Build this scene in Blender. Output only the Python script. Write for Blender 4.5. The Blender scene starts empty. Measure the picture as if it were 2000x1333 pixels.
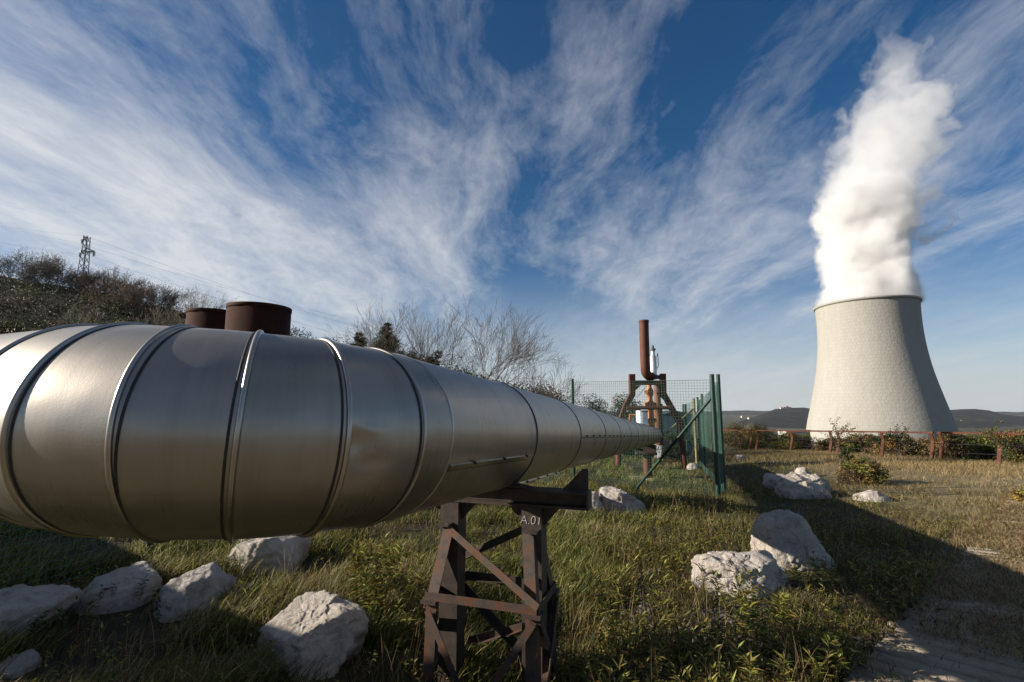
import bpy, math, random
import numpy as np
from mathutils import Vector, Matrix, noise as mn

random.seed(7)
RNG = np.random.default_rng(11)
R = math.radians
scene = bpy.context.scene
COL = scene.collection

# ------------------------------------------------------------------ camera geometry
F = 960.0                       # focal length in photograph pixels (2000 wide)
EYE = 1.75
PT = math.atan((794 - 666.5) / F)
CP, SP = math.cos(PT), math.sin(PT)
SUN_AZ, SUN_EL = R(-91.0), R(20.5)

def ray(px, py):
    xc = (px - 1000) / F; yc = (666.5 - py) / F
    return (xc, CP - yc * SP, SP + yc * CP)

def at(px, py, Y):
    r = ray(px, py); t = Y / r[1]
    return Vector((r[0] * t, Y, EYE + r[2] * t))

def at_z(px, py, z):
    r = ray(px, py); t = (z - EYE) / r[2]
    return Vector((r[0] * t, r[1] * t, z))

# ------------------------------------------------------------------ numpy value noise
def _h(ix, iy, s):
    a = np.sin(ix * 127.1 + iy * 311.7 + s * 74.7) * 43758.5453
    return a - np.floor(a)

def vnoise(x, y, s=0):
    x = np.asarray(x, float); y = np.asarray(y, float)
    ix = np.floor(x); iy = np.floor(y); fx = x - ix; fy = y - iy
    fx = fx * fx * (3 - 2 * fx); fy = fy * fy * (3 - 2 * fy)
    a = _h(ix, iy, s); b = _h(ix + 1, iy, s); c = _h(ix, iy + 1, s); d = _h(ix + 1, iy + 1, s)
    return (a * (1 - fx) + b * fx) * (1 - fy) + (c * (1 - fx) + d * fx) * fy

def fbm(x, y, s=0, o=4):
    t = 0; amp = .5
    for k in range(o):
        t = t + amp * vnoise(x * 2 ** k, y * 2 ** k, s + k * 13); amp *= .5
    return t

def sstep(a, b, x):
    t = np.clip((x - a) / (b - a), 0, 1)
    return t * t * (3 - 2 * t)

AZ = R(18.92)                   # heading of the long straight pipe
DX, DY = math.sin(AZ), math.cos(AZ)

def G(x, y):
    """terrain height"""
    x = np.asarray(x, float); y = np.asarray(y, float)
    a = x * DX + y * DY; b = x * DY - y * DX
    z = -0.035 * np.clip(a, -30, 45)
    z = z - .40 * sstep(9, 20, a) * np.exp(-((b + 1.5) / 5.5) ** 2)
    z = z - .14 * np.clip(a - 45, 0, 170)
    z = z - .24 * np.exp(-((x + .15) ** 2 + (y - 3.75) ** 2) / 1.6)
    r = np.hypot(x, y)
    z = z - 45 * sstep(150, 700, r) * (a > 0)
    z = z + (fbm(x * .55, y * .55, 3, 3) - .45) * .16 * sstep(1.0, 3.5, r) * (1 - sstep(30, 60, r))
    return z

def Gs(x, y):
    return float(G(np.array([x]), np.array([y]))[0])

def ground(px, py):
    r = ray(px, py); t = 0.5; prev = t
    while t < 4000:
        if EYE + r[2] * t < Gs(r[0] * t, r[1] * t):
            lo, hi = prev, t
            for _ in range(30):
                m = (lo + hi) / 2
                if EYE + r[2] * m < Gs(r[0] * m, r[1] * m): hi = m
                else: lo = m
            return Vector((r[0] * hi, r[1] * hi, EYE + r[2] * hi))
        prev = t; t *= 1.02
    raise ValueError((px, py))

def height_for(P, py):
    """height above P's base at which image row py is met, straight up"""
    k = (666.5 - py) / F
    # yc/zc = k ; yc=-Y*SP+Z*CP ; zc=Y*CP+Z*SP  (Z relative to the eye)
    Z = P.y * (k * CP + SP) / (CP - k * SP)
    return EYE + Z - P.z

# ------------------------------------------------------------------ object helpers
WORLD0 = {}

def tag(o, label=None, cat=None, group=None, kind=None):
    if label: o['label'] = label
    if cat: o['category'] = cat
    if group: o['group'] = group
    if kind: o['kind'] = kind
    return o

def thing(name, loc, label, cat, group=None):
    o = bpy.data.objects.new(name, None); COL.objects.link(o)
    o.empty_display_size = .2
    o.location = loc; WORLD0[o] = Vector(loc)
    return tag(o, label, cat, group)

class MB:
    def __init__(s): s.v = []; s.f = []; s.sm = []
    def add(s, vs, fs, smooth=False):
        n = len(s.v); s.v += [tuple(p) for p in vs]
        s.f += [tuple(i + n for i in q) for q in fs]; s.sm += [smooth] * len(fs)
    def frame(s, c, ax, ay, az):
        c, ax, ay, az = map(Vector, (c, ax, ay, az))
        v = [c + ax * i + ay * j + az * k for i in (-1, 1) for j in (-1, 1) for k in (-1, 1)]
        s.add(v, [(0, 1, 3, 2), (4, 6, 7, 5), (0, 4, 5, 1), (2, 3, 7, 6), (0, 2, 6, 4), (1, 5, 7, 3)])
    def box(s, c, dx, dy, dz, rot=0):
        ca, sa = math.cos(rot), math.sin(rot)
        s.frame(c, (ca * dx / 2, sa * dx / 2, 0), (-sa * dy / 2, ca * dy / 2, 0), (0, 0, dz / 2))
    def bar(s, p, q, w, h, up=(0, 0, 1)):
        p, q = Vector(p), Vector(q); d = q - p; L = d.length; d /= L
        a = d.cross(Vector(up))
        if a.length < 1e-4: a = d.cross(Vector((1, 0, 0)))
        a.normalize(); b = a.cross(d).normalized()
        s.frame((p + q) / 2, d * L / 2, a * w / 2, b * h / 2)
    def angle_iron(s, p, q, w, t, a, b):
        """L section: flanges along unit directions a and b"""
        p, q, a, b = map(Vector, (p, q, a, b))
        d = (q - p).normalized(); a = (a - d * a.dot(d)).normalized(); b = (b - d * b.dot(d)); b = (b - a * b.dot(a)).normalized()
        prof = [(0, 0), (w, 0), (w, t), (t, t), (t, w), (0, w)]
        v = [p + a * x + b * y for x, y in prof] + [q + a * x + b * y for x, y in prof]
        n = 6; f = [(i, (i + 1) % n, n + (i + 1) % n, n + i) for i in range(n)]
        f += [(3, 2, 1, 0), (5, 4, 3, 0), (6, 7, 8, 9), (6, 9, 10, 11)]
        s.add(v, f)
    def tube(s, pts, rad, n=8, cap=True, smooth=True):
        pts = [Vector(p) for p in pts]; m = len(pts)
        rad = list(rad) if hasattr(rad, '__len__') else [rad] * m
        ref = None; base = len(s.v); vs = []
        for i, p in enumerate(pts):
            d = (pts[min(i + 1, m - 1)] - pts[max(i - 1, 0)]).normalized()
            if ref is None:
                ref = d.cross(Vector((0, 0, 1)))
                if ref.length < 1e-3: ref = d.cross(Vector((1, 0, 0)))
            ref = (ref - d * ref.dot(d)).normalized(); b = d.cross(ref)
            for k in range(n):
                t = 2 * math.pi * k / n
                vs.append(p + (ref * math.cos(t) + b * math.sin(t)) * rad[i])
        fs = [(i * n + k, i * n + (k + 1) % n, (i + 1) * n + (k + 1) % n, (i + 1) * n + k) for i in range(m - 1) for k in range(n)]
        s.add(vs, fs, smooth)
        if cap:
            s.add(vs[:n], [tuple(range(n))[::-1]]); s.add(vs[-n:], [tuple(range(n))])
    def lathe(s, c, prof, n=32, axis=(0, 0, 1), smooth=True):
        """profile of (radius, height) along axis"""
        c = Vector(c); d = Vector(axis).normalized()
        a = d.cross(Vector((0, 1, 0)));
        if a.length < 1e-3: a = Vector((1, 0, 0))
        a.normalize(); b = d.cross(a); m = len(prof); vs = []
        for r_, h_ in prof:
            for k in range(n):
                t = 2 * math.pi * k / n
                vs.append(c + d * h_ + (a * math.cos(t) + b * math.sin(t)) * r_)
        fs = [(i * n + k, i * n + (k + 1) % n, (i + 1) * n + (k + 1) % n, (i + 1) * n + k) for i in range(m - 1) for k in range(n)]
        s.add(vs, fs, smooth)
    def prism(s, poly, off):
        """flat polygon (3-D points) extruded by vector off"""
        off = Vector(off); p = [Vector(q) for q in poly]; n = len(p)
        s.add(p + [q + off for q in p], [tuple(range(n))[::-1], tuple(range(n, 2 * n))] + [(i, (i + 1) % n, n + (i + 1) % n, n + i) for i in range(n)])
    def build(s, name, mat, parent=None, label=None):
        org = WORLD0.get(parent, Vector((0, 0, 0)))
        me = bpy.data.meshes.new(name)
        me.from_pydata([(x - org.x, y - org.y, z - org.z) for x, y, z in s.v], [], s.f)
        me.polygons.foreach_set('use_smooth', s.sm)
        me.materials.append(mat)
        import bmesh
        bm = bmesh.new(); bm.from_mesh(me); bmesh.ops.recalc_face_normals(bm, faces=bm.faces); bm.to_mesh(me); bm.free()
        o = bpy.data.objects.new(name, me); COL.objects.link(o)
        if parent:
            o.parent = parent; WORLD0[o] = org
        if label: o['label'] = label
        return o

def raw_mesh(name, V, loops, counts, mat, colors=None, smooth=False, parent=None, uv=None):
    """fast mesh from numpy arrays"""
    org = WORLD0.get(parent, Vector((0, 0, 0)))
    V = np.asarray(V, np.float32) - np.array(org, np.float32)
    me = bpy.data.meshes.new(name)
    me.vertices.add(len(V)); me.vertices.foreach_set('co', V.ravel())
    loops = np.asarray(loops, np.int32).ravel(); counts = np.asarray(counts, np.int32)
    me.loops.add(len(loops)); me.loops.foreach_set('vertex_index', loops)
    me.polygons.add(len(counts))
    me.polygons.foreach_set('loop_start', np.concatenate([[0], np.cumsum(counts)[:-1]]).astype(np.int32))
    me.polygons.foreach_set('loop_total', counts)
    if smooth: me.polygons.foreach_set('use_smooth', np.ones(len(counts), bool))
    if colors is not None:
        at_ = me.attributes.new('tint', 'FLOAT_COLOR', 'POINT')
        c = np.ones((len(V), 4), np.float32); c[:, :3] = colors
        at_.data.foreach_set('color', c.ravel())
    if uv is not None:
        ul = me.uv_layers.new(name='UVMap')
        ul.data.foreach_set('uv', np.asarray(uv, np.float32)[loops].ravel())
    me.update(calc_edges=True); me.validate()
    me.materials.append(mat)
    o = bpy.data.objects.new(name, me); COL.objects.link(o)
    if parent: o.parent = parent; WORLD0[o] = org
    return o

def grid_mesh(name, P, mat, wrap=False, smooth=True, parent=None, uv=None):
    """P: (n, m, 3)"""
    n, m = P.shape[:2]
    idx = np.arange(n * m).reshape(n, m)
    if wrap: idx = np.concatenate([idx, idx[:, :1]], 1)
    q = np.stack([idx[:-1, :-1], idx[:-1, 1:], idx[1:, 1:], idx[1:, :-1]], -1).reshape(-1, 4)
    return raw_mesh(name, P.reshape(-1, 3), q, np.full(len(q), 4), mat, smooth=smooth, parent=parent, uv=uv)

# ------------------------------------------------------------------ materials
class NT:
    def __init__(s, name):
        s.m = bpy.data.materials.new(name); s.m.use_nodes = True
        s.t = s.m.node_tree; s.t.nodes.clear()
        s.out = s.n('ShaderNodeOutputMaterial')
    def n(s, typ, **k):
        nd = s.t.nodes.new(typ)
        for a, b in k.items(): setattr(nd, a, b)
        return nd
    def l(s, a, b): s.t.links.new(a, b)
    def noise(s, vec, scale, detail=4, rough=.55, dist=0.0):
        nd = s.n('ShaderNodeTexNoise'); nd.inputs['Scale'].default_value = scale
        nd.inputs['Detail'].default_value = detail; nd.inputs['Roughness'].default_value = rough
        nd.inputs['Distortion'].default_value = dist
        if vec is not None: s.l(vec, nd.inputs['Vector'])
        return nd.outputs['Fac']
    def ramp(s, fac, stops):
        nd = s.n('ShaderNodeValToRGB'); e = nd.color_ramp.elements
        while len(e) < len(stops): e.new(.5)
        for el, (p, c) in zip(e, stops):
            el.position = p; el.color = (*c, 1) if hasattr(c, '__len__') else (c, c, c, 1)
        s.l(fac, nd.inputs['Fac']); return nd.outputs['Color']
    def math(s, op, a, b=None, c=None, clamp=False):
        nd = s.n('ShaderNodeMath', operation=op, use_clamp=clamp)
        for i, x in enumerate((a, b, c)):
            if x is None: continue
            if isinstance(x, (int, float)): nd.inputs[i].default_value = x
            else: s.l(x, nd.inputs[i])
        return nd.outputs[0]
    def mix(s, fac, a, b, mode='MIX'):
        nd = s.n('ShaderNodeMix', data_type='RGBA', blend_type=mode)
        for sock, x in ((nd.inputs['Factor'], fac), (nd.inputs[6], a), (nd.inputs[7], b)):
            if isinstance(x, (int, float)): sock.default_value = x
            elif isinstance(x, tuple): sock.default_value = (*x, 1)
            else: s.l(x, sock)
        return nd.outputs[2]
    def bump(s, h, strength=.3, dist=.02, nrm=None):
        nd = s.n('ShaderNodeBump'); nd.inputs['Strength'].default_value = strength; nd.inputs['Distance'].default_value = dist
        s.l(h, nd.inputs['Height'])
        if nrm is not None: s.l(nrm, nd.inputs['Normal'])
        return nd.outputs['Normal']
    def pos(s, scale=None, rot=None):
        g = s.n('ShaderNodeTexCoord').outputs['Object']
        if scale is not None or rot is not None:
            mp = s.n('ShaderNodeMapping'); s.l(g, mp.inputs['Vector'])
            if scale: mp.inputs['Scale'].default_value = scale
            if rot: mp.inputs['Rotation'].default_value = rot
            return mp.outputs['Vector']
        return g
    def bsdf(s, color, rough=.6, metal=0.0, normal=None, spec=.5, **k):
        b = s.n('ShaderNodeBsdfPrincipled')
        for nm, x in (('Base Color', color), ('Roughness', rough), ('Metallic', metal)):
            if isinstance(x, (int, float)): b.inputs[nm].default_value = x
            elif isinstance(x, tuple): b.inputs[nm].default_value = (*x, 1)
            else: s.l(x, b.inputs[nm])
        b.inputs['Specular IOR Level'].default_value = spec
        if normal is not None: s.l(normal, b.inputs['Normal'])
        s.l(b.outputs[0], s.out.inputs['Surface']); return b

def mat_simple(name, c1, c2, scale=6, rough=.6, metal=0., bump=.2, bdist=.01, spec=.4):
    t = NT(name); p = t.pos(); f = t.noise(p, scale, 6, .65)
    col = t.ramp(f, [(.32, c1), (.68, c2)])
    t.bsdf(col, rough, metal, t.bump(t.noise(p, scale * 5, 5, .7), bump, bdist), spec)
    return t.m

def mat_metal(name, uvscale=(1, 1)):
    t = NT(name); p = t.pos()
    uvn = t.n('ShaderNodeTexCoord').outputs['UV']
    mp = t.n('ShaderNodeMapping'); t.l(uvn, mp.inputs['Vector']); mp.inputs['Scale'].default_value = (90, 2.2, 1)
    streak = t.noise(mp.outputs['Vector'], 1.0, 5, .6)          # drawn round the pipe
    blot = t.noise(p, 3.2, 5, .6)
    fine = t.noise(p, 160, 2, .5)
    mp2 = t.n('ShaderNodeMapping'); t.l(uvn, mp2.inputs['Vector']); mp2.inputs['Scale'].default_value = (11, .55, 1)
    drip = t.noise(mp2.outputs['Vector'], 1.0, 6, .62)
    c = t.ramp(blot, [(.3, (.315, .288, .250)), (.7, (.380, .352, .313))])
    c = t.mix(.16, c, t.ramp(streak, [(.3, (.24, .21, .175)), (.7, (.385, .352, .31))]))
    c = t.mix(t.math('MULTIPLY', t.ramp(drip, [(.54, 0.), (.74, 1.)]), .40), c, (.21, .175, .135))
    # grime specks
    sp = t.noise(p, 26, 3, .75)
    c = t.mix(t.math('MULTIPLY', t.math('GREATER_THAN', sp, .80), .4), c, (.12, .10, .08))
    rg = t.math('ADD', t.math('MULTIPLY', blot, .16), t.math('ADD', t.math('MULTIPLY', t.math('ADD', streak, drip), .09), .13))
    b1 = t.bump(t.noise(p, 2.4, 2, .4), .25, .035)
    b2 = t.bump(fine, .10, .002, b1)
    b = t.bsdf(c, rg, 1.0, b2, .5)
    g = t.n('ShaderNodeBsdfPrincipled'); t.l(c, g.inputs['Base Color']); g.inputs['Metallic'].default_value = 1; g.inputs['Roughness'].default_value = .56; t.l(b2, g.inputs['Normal'])
    mx = t.n('ShaderNodeMixShader'); mx.inputs[0].default_value = .52; t.l(b.outputs[0], mx.inputs[1]); t.l(g.outputs[0], mx.inputs[2]); t.l(mx.outputs[0], t.out.inputs['Surface'])
    return t.m

M = {}
M['jacket'] = mat_metal('brushed_jacket_metal')
M['bead'] = mat_simple('bead_metal', (.34, .305, .265), (.44, .41, .37), 5, .33, 1.0, .1, .003)
M['sealant'] = mat_simple('dark_sealant', (.012, .012, .012), (.03, .03, .03), 20, .6)
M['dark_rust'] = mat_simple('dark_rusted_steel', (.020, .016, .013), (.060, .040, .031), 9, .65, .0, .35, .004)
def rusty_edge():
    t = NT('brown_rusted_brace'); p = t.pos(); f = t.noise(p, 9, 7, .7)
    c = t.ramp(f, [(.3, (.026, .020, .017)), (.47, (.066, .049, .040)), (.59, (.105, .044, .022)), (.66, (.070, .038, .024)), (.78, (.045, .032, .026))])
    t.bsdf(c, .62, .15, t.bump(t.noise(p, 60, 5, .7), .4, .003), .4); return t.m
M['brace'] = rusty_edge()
M['corten'] = mat_simple('corten_steel', (.052, .018, .010), (.095, .032, .016), 3, .75, 0, .2, .004, .25)
M['tank_rust'] = mat_simple('tank_rust', (.022, .008, .006), (.045, .015, .009), 2.2, .8, 0, .25, .01, .1)
M['stack_rust'] = mat_simple('stack_rust', (.070, .028, .017), (.14, .052, .030), 1.8, .7, .1, .25, .01, .3)
M['frame_rust'] = mat_simple('frame_red_rust', (.07, .022, .014), (.12, .040, .024), 3, .7, 0, .25, .01, .3)
M['orange'] = mat_simple('orange_valve_rust', (.36, .13, .045), (.55, .24, .09), 4, .65, 0, .3, .01, .3)
M['brown_valve'] = mat_simple('brown_valve_rust', (.10, .045, .028), (.2, .10, .06), 5, .7, 0, .3, .01, .3)
M['silver'] = mat_simple('galvanised_silver', (.55, .56, .58), (.72, .72, .72), 5, .38, .6, .1, .004)
M['green'] = mat_simple('green_painted_steel', (.004, .026, .018), (.008, .042, .030), 5, .45, 0, .25, .004, .5)
M['green_pale'] = mat_simple('weathered_yellow_green_post', (.16, .15, .06), (.24, .22, .10), 5, .6)
M['wire'] = mat_simple('green_plastic_wire', (.03, .09, .07), (.05, .12, .09), 5, .5, 0, 0)
M['steel_dark'] = mat_simple('dark_cable', (.03, .03, .035), (.05, .05, .055), 5, .6, 0, 0)
M['galv'] = mat_simple('galvanised_lattice', (.07, .085, .10), (.12, .14, .155), 5, .6, .2, 0)
M['insulator'] = mat_simple('glass_insulator', (.36, .42, .44), (.48, .54, .56), 5, .25, 0, 0)
M['shed'] = mat_simple('grey_shed_wall', (.22, .24, .27), (.3, .32, .35), 3, .7)
M['concrete'] = mat_simple('pale_concrete', (.36, .35, .32), (.5, .48, .44), 3, .85, 0, .3, .01)
M['chalk'] = mat_simple('chalk_mark', (.42, .41, .40), (.60, .60, .58), 60, .95, 0, 0)
M['house'] = mat_simple('village_wall', (.50, .44, .36), (.68, .62, .52), .08, .9, 0, 0)
M['house_roof'] = mat_simple('village_roof', (.26, .14, .09), (.36, .2, .13), .1, .9, 0, 0)
M['board'] = None

def mat_chalk():
    t = NT('worn_chalk'); p = t.pos(); f = t.noise(p, 120, 4, .7)
    t.bsdf(t.ramp(f, [(.26, (.10, .09, .08)), (.48, (.46, .45, .43))]), .95); return t.m
M['chalk'] = mat_chalk()
def mat_rock():
    t = NT('pale_limestone'); p = t.pos()
    a = t.noise(p, 2.2, 8, .62); b = t.noise(p, 11, 8, .7, .4); vo = t.n('ShaderNodeTexVoronoi'); vo.inputs['Scale'].default_value = 5; t.l(p, vo.inputs['Vector'])
    c = t.ramp(a, [(.28, (.22, .198, .178)), (.43, (.39, .36, .33)), (.7, (.52, .49, .46))])
    c = t.mix(t.math('MULTIPLY', t.ramp(b, [(.52, 0.), (.68, 1.)]), .55), c, (.27, .225, .19))
    c = t.mix(t.math('MULTIPLY', t.ramp(t.noise(p, 38, 4, .7), [(.60, 0.), (.72, 1.)]), .6), c, (.16, .14, .12))
    oi = t.n('ShaderNodeObjectInfo').outputs['Random']
    c = t.mix(1.0, c, t.ramp(oi, [(0, (.86, .85, .85)), (.5, (1.0, .965, .92)), (1, (.98, .97, .96))]), 'MULTIPLY')
    c = t.mix(t.math('MULTIPLY', t.ramp(t.noise(p, 3.3, 6, .7, .8), [(.56, 0.), (.66, 1.)]), .45), c, (.17, .125, .085))
    n1 = t.bump(b, .8, .06); n2 = t.bump(t.noise(p, 55, 6, .75), .7, .014, n1)
    t.bsdf(c, .9, 0, n2, .2); return t.m
M['rock'] = mat_rock()

def mat_ground():
    t = NT('rough_soil_and_turf'); p = t.pos()
    a = t.noise(p, .35, 6, .6); b = t.noise(p, 3.5, 6, .65); d = t.noise(p, 30, 5, .7)
    soil = t.ramp(b, [(.3, (.028, .022, .015)), (.6, (.06, .046, .03)), (.8, (.09, .072, .05))])
    turf = t.ramp(d, [(.3, (.022, .028, .010)), (.7, (.055, .060, .022))])
    c = t.mix(t.ramp(a, [(.38, 0.), (.58, 1.)]), soil, turf)
    dz = t.n('ShaderNodeAttribute', attribute_name='dry').outputs['Fac']
    c = t.mix(t.math('MULTIPLY', dz, t.ramp(b, [(.35, .45), (.6, 1.)])), c, t.ramp(d, [(.3, (.18, .14, .078)), (.7, (.35, .28, .16))]))
    n = t.bump(d, .7, .04, t.bump(b, .6, .1))
    t.bsdf(c, .95, 0, n, .15); return t.m
M['ground'] = mat_ground()

def mat_hill(name, cs, scale, scale2):
    t = NT(name); p = t.pos(); a = t.noise(p, scale, 8, .7); b = t.noise(p, scale2, 6, .75)
    c = t.ramp(a, [(.32, cs[0]), (.52, cs[1]), (.66, cs[2])])
    c = t.mix(.85, c, t.ramp(b, [(.40, (.12, .12, .12)), (.62, (1.25, 1.25, 1.25))]), 'MULTIPLY')
    t.bsdf(c, .95, 0, t.bump(b, 1.0, 30 if scale < .02 else .6), .1); return t.m
M['far_hill'] = mat_hill('wooded_far_hill', [(.006, .008, .006), (.020, .023, .017), (.10, .092, .066)], .010, .11)
M['hillside'] = mat_hill('scrubby_hillside', [(.010, .012, .006), (.020, .018, .010), (.035, .028, .016)], .12, .9)  # base colour darkened to stand in for shade on this slope

def mat_leaf(name, transl=.35, rough=.55):
    t = NT(name)
    at_ = t.n('ShaderNodeAttribute', attribute_name='tint').outputs['Color']
    b = t.n('ShaderNodeBsdfPrincipled'); t.l(at_, b.inputs['Base Color']); b.inputs['Roughness'].default_value = rough
    b.inputs['Specular IOR Level'].default_value = .25
    tr = t.n('ShaderNodeBsdfTranslucent'); t.l(at_, tr.inputs['Color'])
    mx = t.n('ShaderNodeMixShader'); mx.inputs[0].default_value = transl
    t.l(b.outputs[0], mx.inputs[1]); t.l(tr.outputs[0], mx.inputs[2]); t.l(mx.outputs[0], t.out.inputs['Surface'])
    return t.m
M['leaf'] = mat_leaf('leaf'); M['blade'] = mat_leaf('grass_blade', .4)
M['bark'] = mat_simple('grey_brown_bark', (.045, .037, .030), (.085, .07, .057), 8, .9, 0, .3, .01)
M['twig'] = mat_simple('twig_bark', (.070, .054, .044), (.12, .094, .076), 3, .9, 0, 0)
M['pale_bark'] = mat_simple('pale_bark', (.10, .085, .068), (.17, .145, .115), 3, .9, 0, 0)
M['gravel'] = mat_simple('dark_gravel', (.035, .035, .037), (.13, .125, .12), 4, .9, 0, .3, .004)

def mat_board():
    t = NT('weathered_boards'); p = t.pos(); rn = t.n('ShaderNodeTexCoord').outputs['UV']
    a = t.noise(p, 1.6, 5, .6); mp = t.n('ShaderNodeMapping'); t.l(rn, mp.inputs['Vector']); mp.inputs['Scale'].default_value = (2.0, 40, 1)
    g = t.noise(mp.outputs['Vector'], 1.5, 6, .7)
    c = t.ramp(g, [(.3, (.15, .128, .098)), (.7, (.31, .275, .215))])
    c = t.mix(t.ramp(a, [(.45, 0.), (.65, .8)]), c, (.17, .14, .095))
    t.bsdf(c, .9, 0, t.bump(g, .4, .006), .2); return t.m
M['board'] = mat_board()

def mat_tower():
    t = NT('tower_block_concrete')
    uv = t.n('ShaderNodeTexCoord').outputs['UV']
    br = t.n('ShaderNodeTexBrick'); t.l(uv, br.inputs['Vector'])
    br.inputs['Scale'].default_value = 1.0; br.inputs['Brick Width'].default_value = 1.25; br.inputs['Row Height'].default_value = 1.35
    br.inputs['Mortar Size'].default_value = .045; br.inputs['Mortar Smooth'].default_value = .4; br.inputs['Bias'].default_value = 0
    br.inputs['Color1'].default_value = (.315, .305, .276, 1); br.inputs['Color2'].default_value = (.333, .322, .292, 1); br.inputs['Mortar'].default_value = (.297, .287, .258, 1)
    mp = t.n('ShaderNodeMapping'); t.l(uv, mp.inputs['Vector']); mp.inputs['Scale'].default_value = (.5, .045, 1)
    st = t.noise(mp.outputs['Vector'], 1.0, 7, .65)
    c = t.mix(.5, br.outputs['Color'], t.ramp(st, [(.3, (.80, .79, .76)), (.7, (1., 1., 1.))]), 'MULTIPLY')
    blk = t.noise(uv, .9, 3, .6)
    h = t.math('ADD', t.math('MULTIPLY', br.outputs['Fac'], -1.0), t.math('MULTIPLY', blk, 1.6))
    t.bsdf(c, .9, 0, t.bump(h, .42, .18), .2); return t.m
M['tower'] = mat_tower()

# ------------------------------------------------------------------ camera, sun, sky
cd = bpy.data.cameras.new('camera'); cam = bpy.data.objects.new('camera', cd); COL.objects.link(cam)
cd.sensor_width = 36; cd.lens = F / 2000 * 36; cd.clip_end = 30000; cd.clip_start = .05
cam.location = (0, 0, EYE); cam.rotation_euler = (math.pi / 2 + PT, 0, 0)
scene.camera = cam
sl = bpy.data.lights.new('sun', 'SUN'); so = bpy.data.objects.new('sun', sl); COL.objects.link(so)
sl.energy = 5.0; sl.angle = R(.53); sl.color = (1.0, .90, .76)
SUNV = Vector((math.sin(SUN_AZ) * math.cos(SUN_EL), math.cos(SUN_AZ) * math.cos(SUN_EL), math.sin(SUN_EL)))
so.rotation_euler = SUNV.to_track_quat('Z', 'Y').to_euler(); so.location = (-30, 0, 20)

w = bpy.data.worlds.new('World'); scene.world = w; w.use_nodes = True
class WT(NT):
    def __init__(s):
        s.t = w.node_tree; s.t.nodes.clear(); s.out = s.n('ShaderNodeOutputWorld')
t = WT()
sky = t.n('ShaderNodeTexSky', sky_type='NISHITA'); sky.sun_disc = False
sky.sun_elevation = SUN_EL; sky.sun_rotation = SUN_AZ; sky.altitude = 600; sky.air_density = 1.0; sky.dust_density = .25; sky.ozone_density = 4.0
dirv = t.n('ShaderNodeTexCoord').outputs['Generated']
sep = t.n('ShaderNodeSeparateXYZ'); t.l(dirv, sep.inputs[0])
zz = t.math('ADD', t.math('MAXIMUM', sep.outputs['Z'], 0.0), .16)
cmb = t.n('ShaderNodeCombineXYZ'); t.l(t.math('DIVIDE', sep.outputs['X'], zz), cmb.inputs[0]); t.l(t.math('DIVIDE', sep.outputs['Y'], zz), cmb.inputs[1])
# slow swirling of the cloud layer before the streaks are drawn
wn = t.n('ShaderNodeTexNoise'); wn.inputs['Scale'].default_value = .9; wn.inputs['Detail'].default_value = 3; t.l(cmb.outputs[0], wn.inputs['Vector'])
wo = t.n('ShaderNodeVectorMath', operation='SUBTRACT'); t.l(wn.outputs['Color'], wo.inputs[0]); wo.inputs[1].default_value = (.5, .5, .5)
wsc = t.n('ShaderNodeVectorMath', operation='SCALE'); t.l(wo.outputs[0], wsc.inputs[0]); wsc.inputs['Scale'].default_value = .38
wad = t.n('ShaderNodeVectorMath', operation='ADD'); t.l(cmb.outputs[0], wad.inputs[0]); t.l(wsc.outputs[0], wad.inputs[1])
def mapped(rot, scale, loc=(0, 0, 0)):
    mp = t.n('ShaderNodeMapping'); t.l(wad.outputs[0], mp.inputs['Vector']); mp.inputs['Rotation'].default_value = (0, 0, rot)
    mp.inputs['Scale'].default_value = scale; mp.inputs['Location'].default_value = loc; return mp.outputs['Vector']
big = t.noise(mapped(R(-10), (1.5, .80, 1), (3.1, 1.7, 0)), 1.0, 6, .58, .4)
streak = t.noise(mapped(R(-8), (3.6, .60, 1), (1.3, 6.2, 0)), 1.0, 10, .60, .25)
wisp = t.noise(mapped(R(38), (3.6, 1.7, 1), (7.7, .4, 0)), 1.0, 10, .66, .5)
fine = t.noise(mapped(R(-50), (15, 9, 1)), 1.0, 8, .72, .4)
cov = None
def blob(px, py, k, amp):
    global cov
    d = Vector(ray(px, py)).normalized()
    vm = t.n('ShaderNodeVectorMath', operation='DOT_PRODUCT'); t.l(dirv, vm.inputs[0]); vm.inputs[1].default_value = d
    e = t.math('POWER', 2.718281828, t.math('MULTIPLY', t.math('SUBTRACT', vm.outputs['Value'], 1.0), k))
    e = t.math('MULTIPLY', e, amp)
    cov = e if cov is None else t.math('ADD', cov, e)
for bq in [(40, 330, 14, .17), (120, 110, 30, .09), (330, 400, 30, .15), (540, 500, 50, .16), (830, 450, 90, .22), (600, 590, 70, .10), (920, 330, 200, .10),
    (1180, 520, 50, .13), (1450, 580, 40, .15), (1440, 270, 90, .10), (1930, 250, 70, .10), (700, 420, 100, .05), (760, 600, 90, .08), (1000, 250, 60, .05), (1215, 90, 60, -.05), (960, 180, 60, .06), (1560, 300, 60, .05), (60, 500, 40, .06),
    (640, 150, 30, -.20), (900, 90, 40, -.10), (1040, 370, 110, -.15), (1070, 610, 200, -.20), (570, 320, 200, -.16), (1580, 110, 40, -.12), (1330, 320, 90, -.09), (1900, 450, 60, -.05), (230, 250, 140, -.14), (330, 60, 60, -.08)]: blob(*bq)
m = t.math('ADD', t.math('MULTIPLY', big, .46), t.math('ADD', t.math('MULTIPLY', streak, .72), t.math('ADD', t.math('MULTIPLY', wisp, .72), t.math('MULTIPLY', fine, .30))))
m = t.math('ADD', m, cov)
mr = t.n('ShaderNodeMapRange', interpolation_type='LINEAR'); t.l(m, mr.inputs['Value'])
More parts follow.
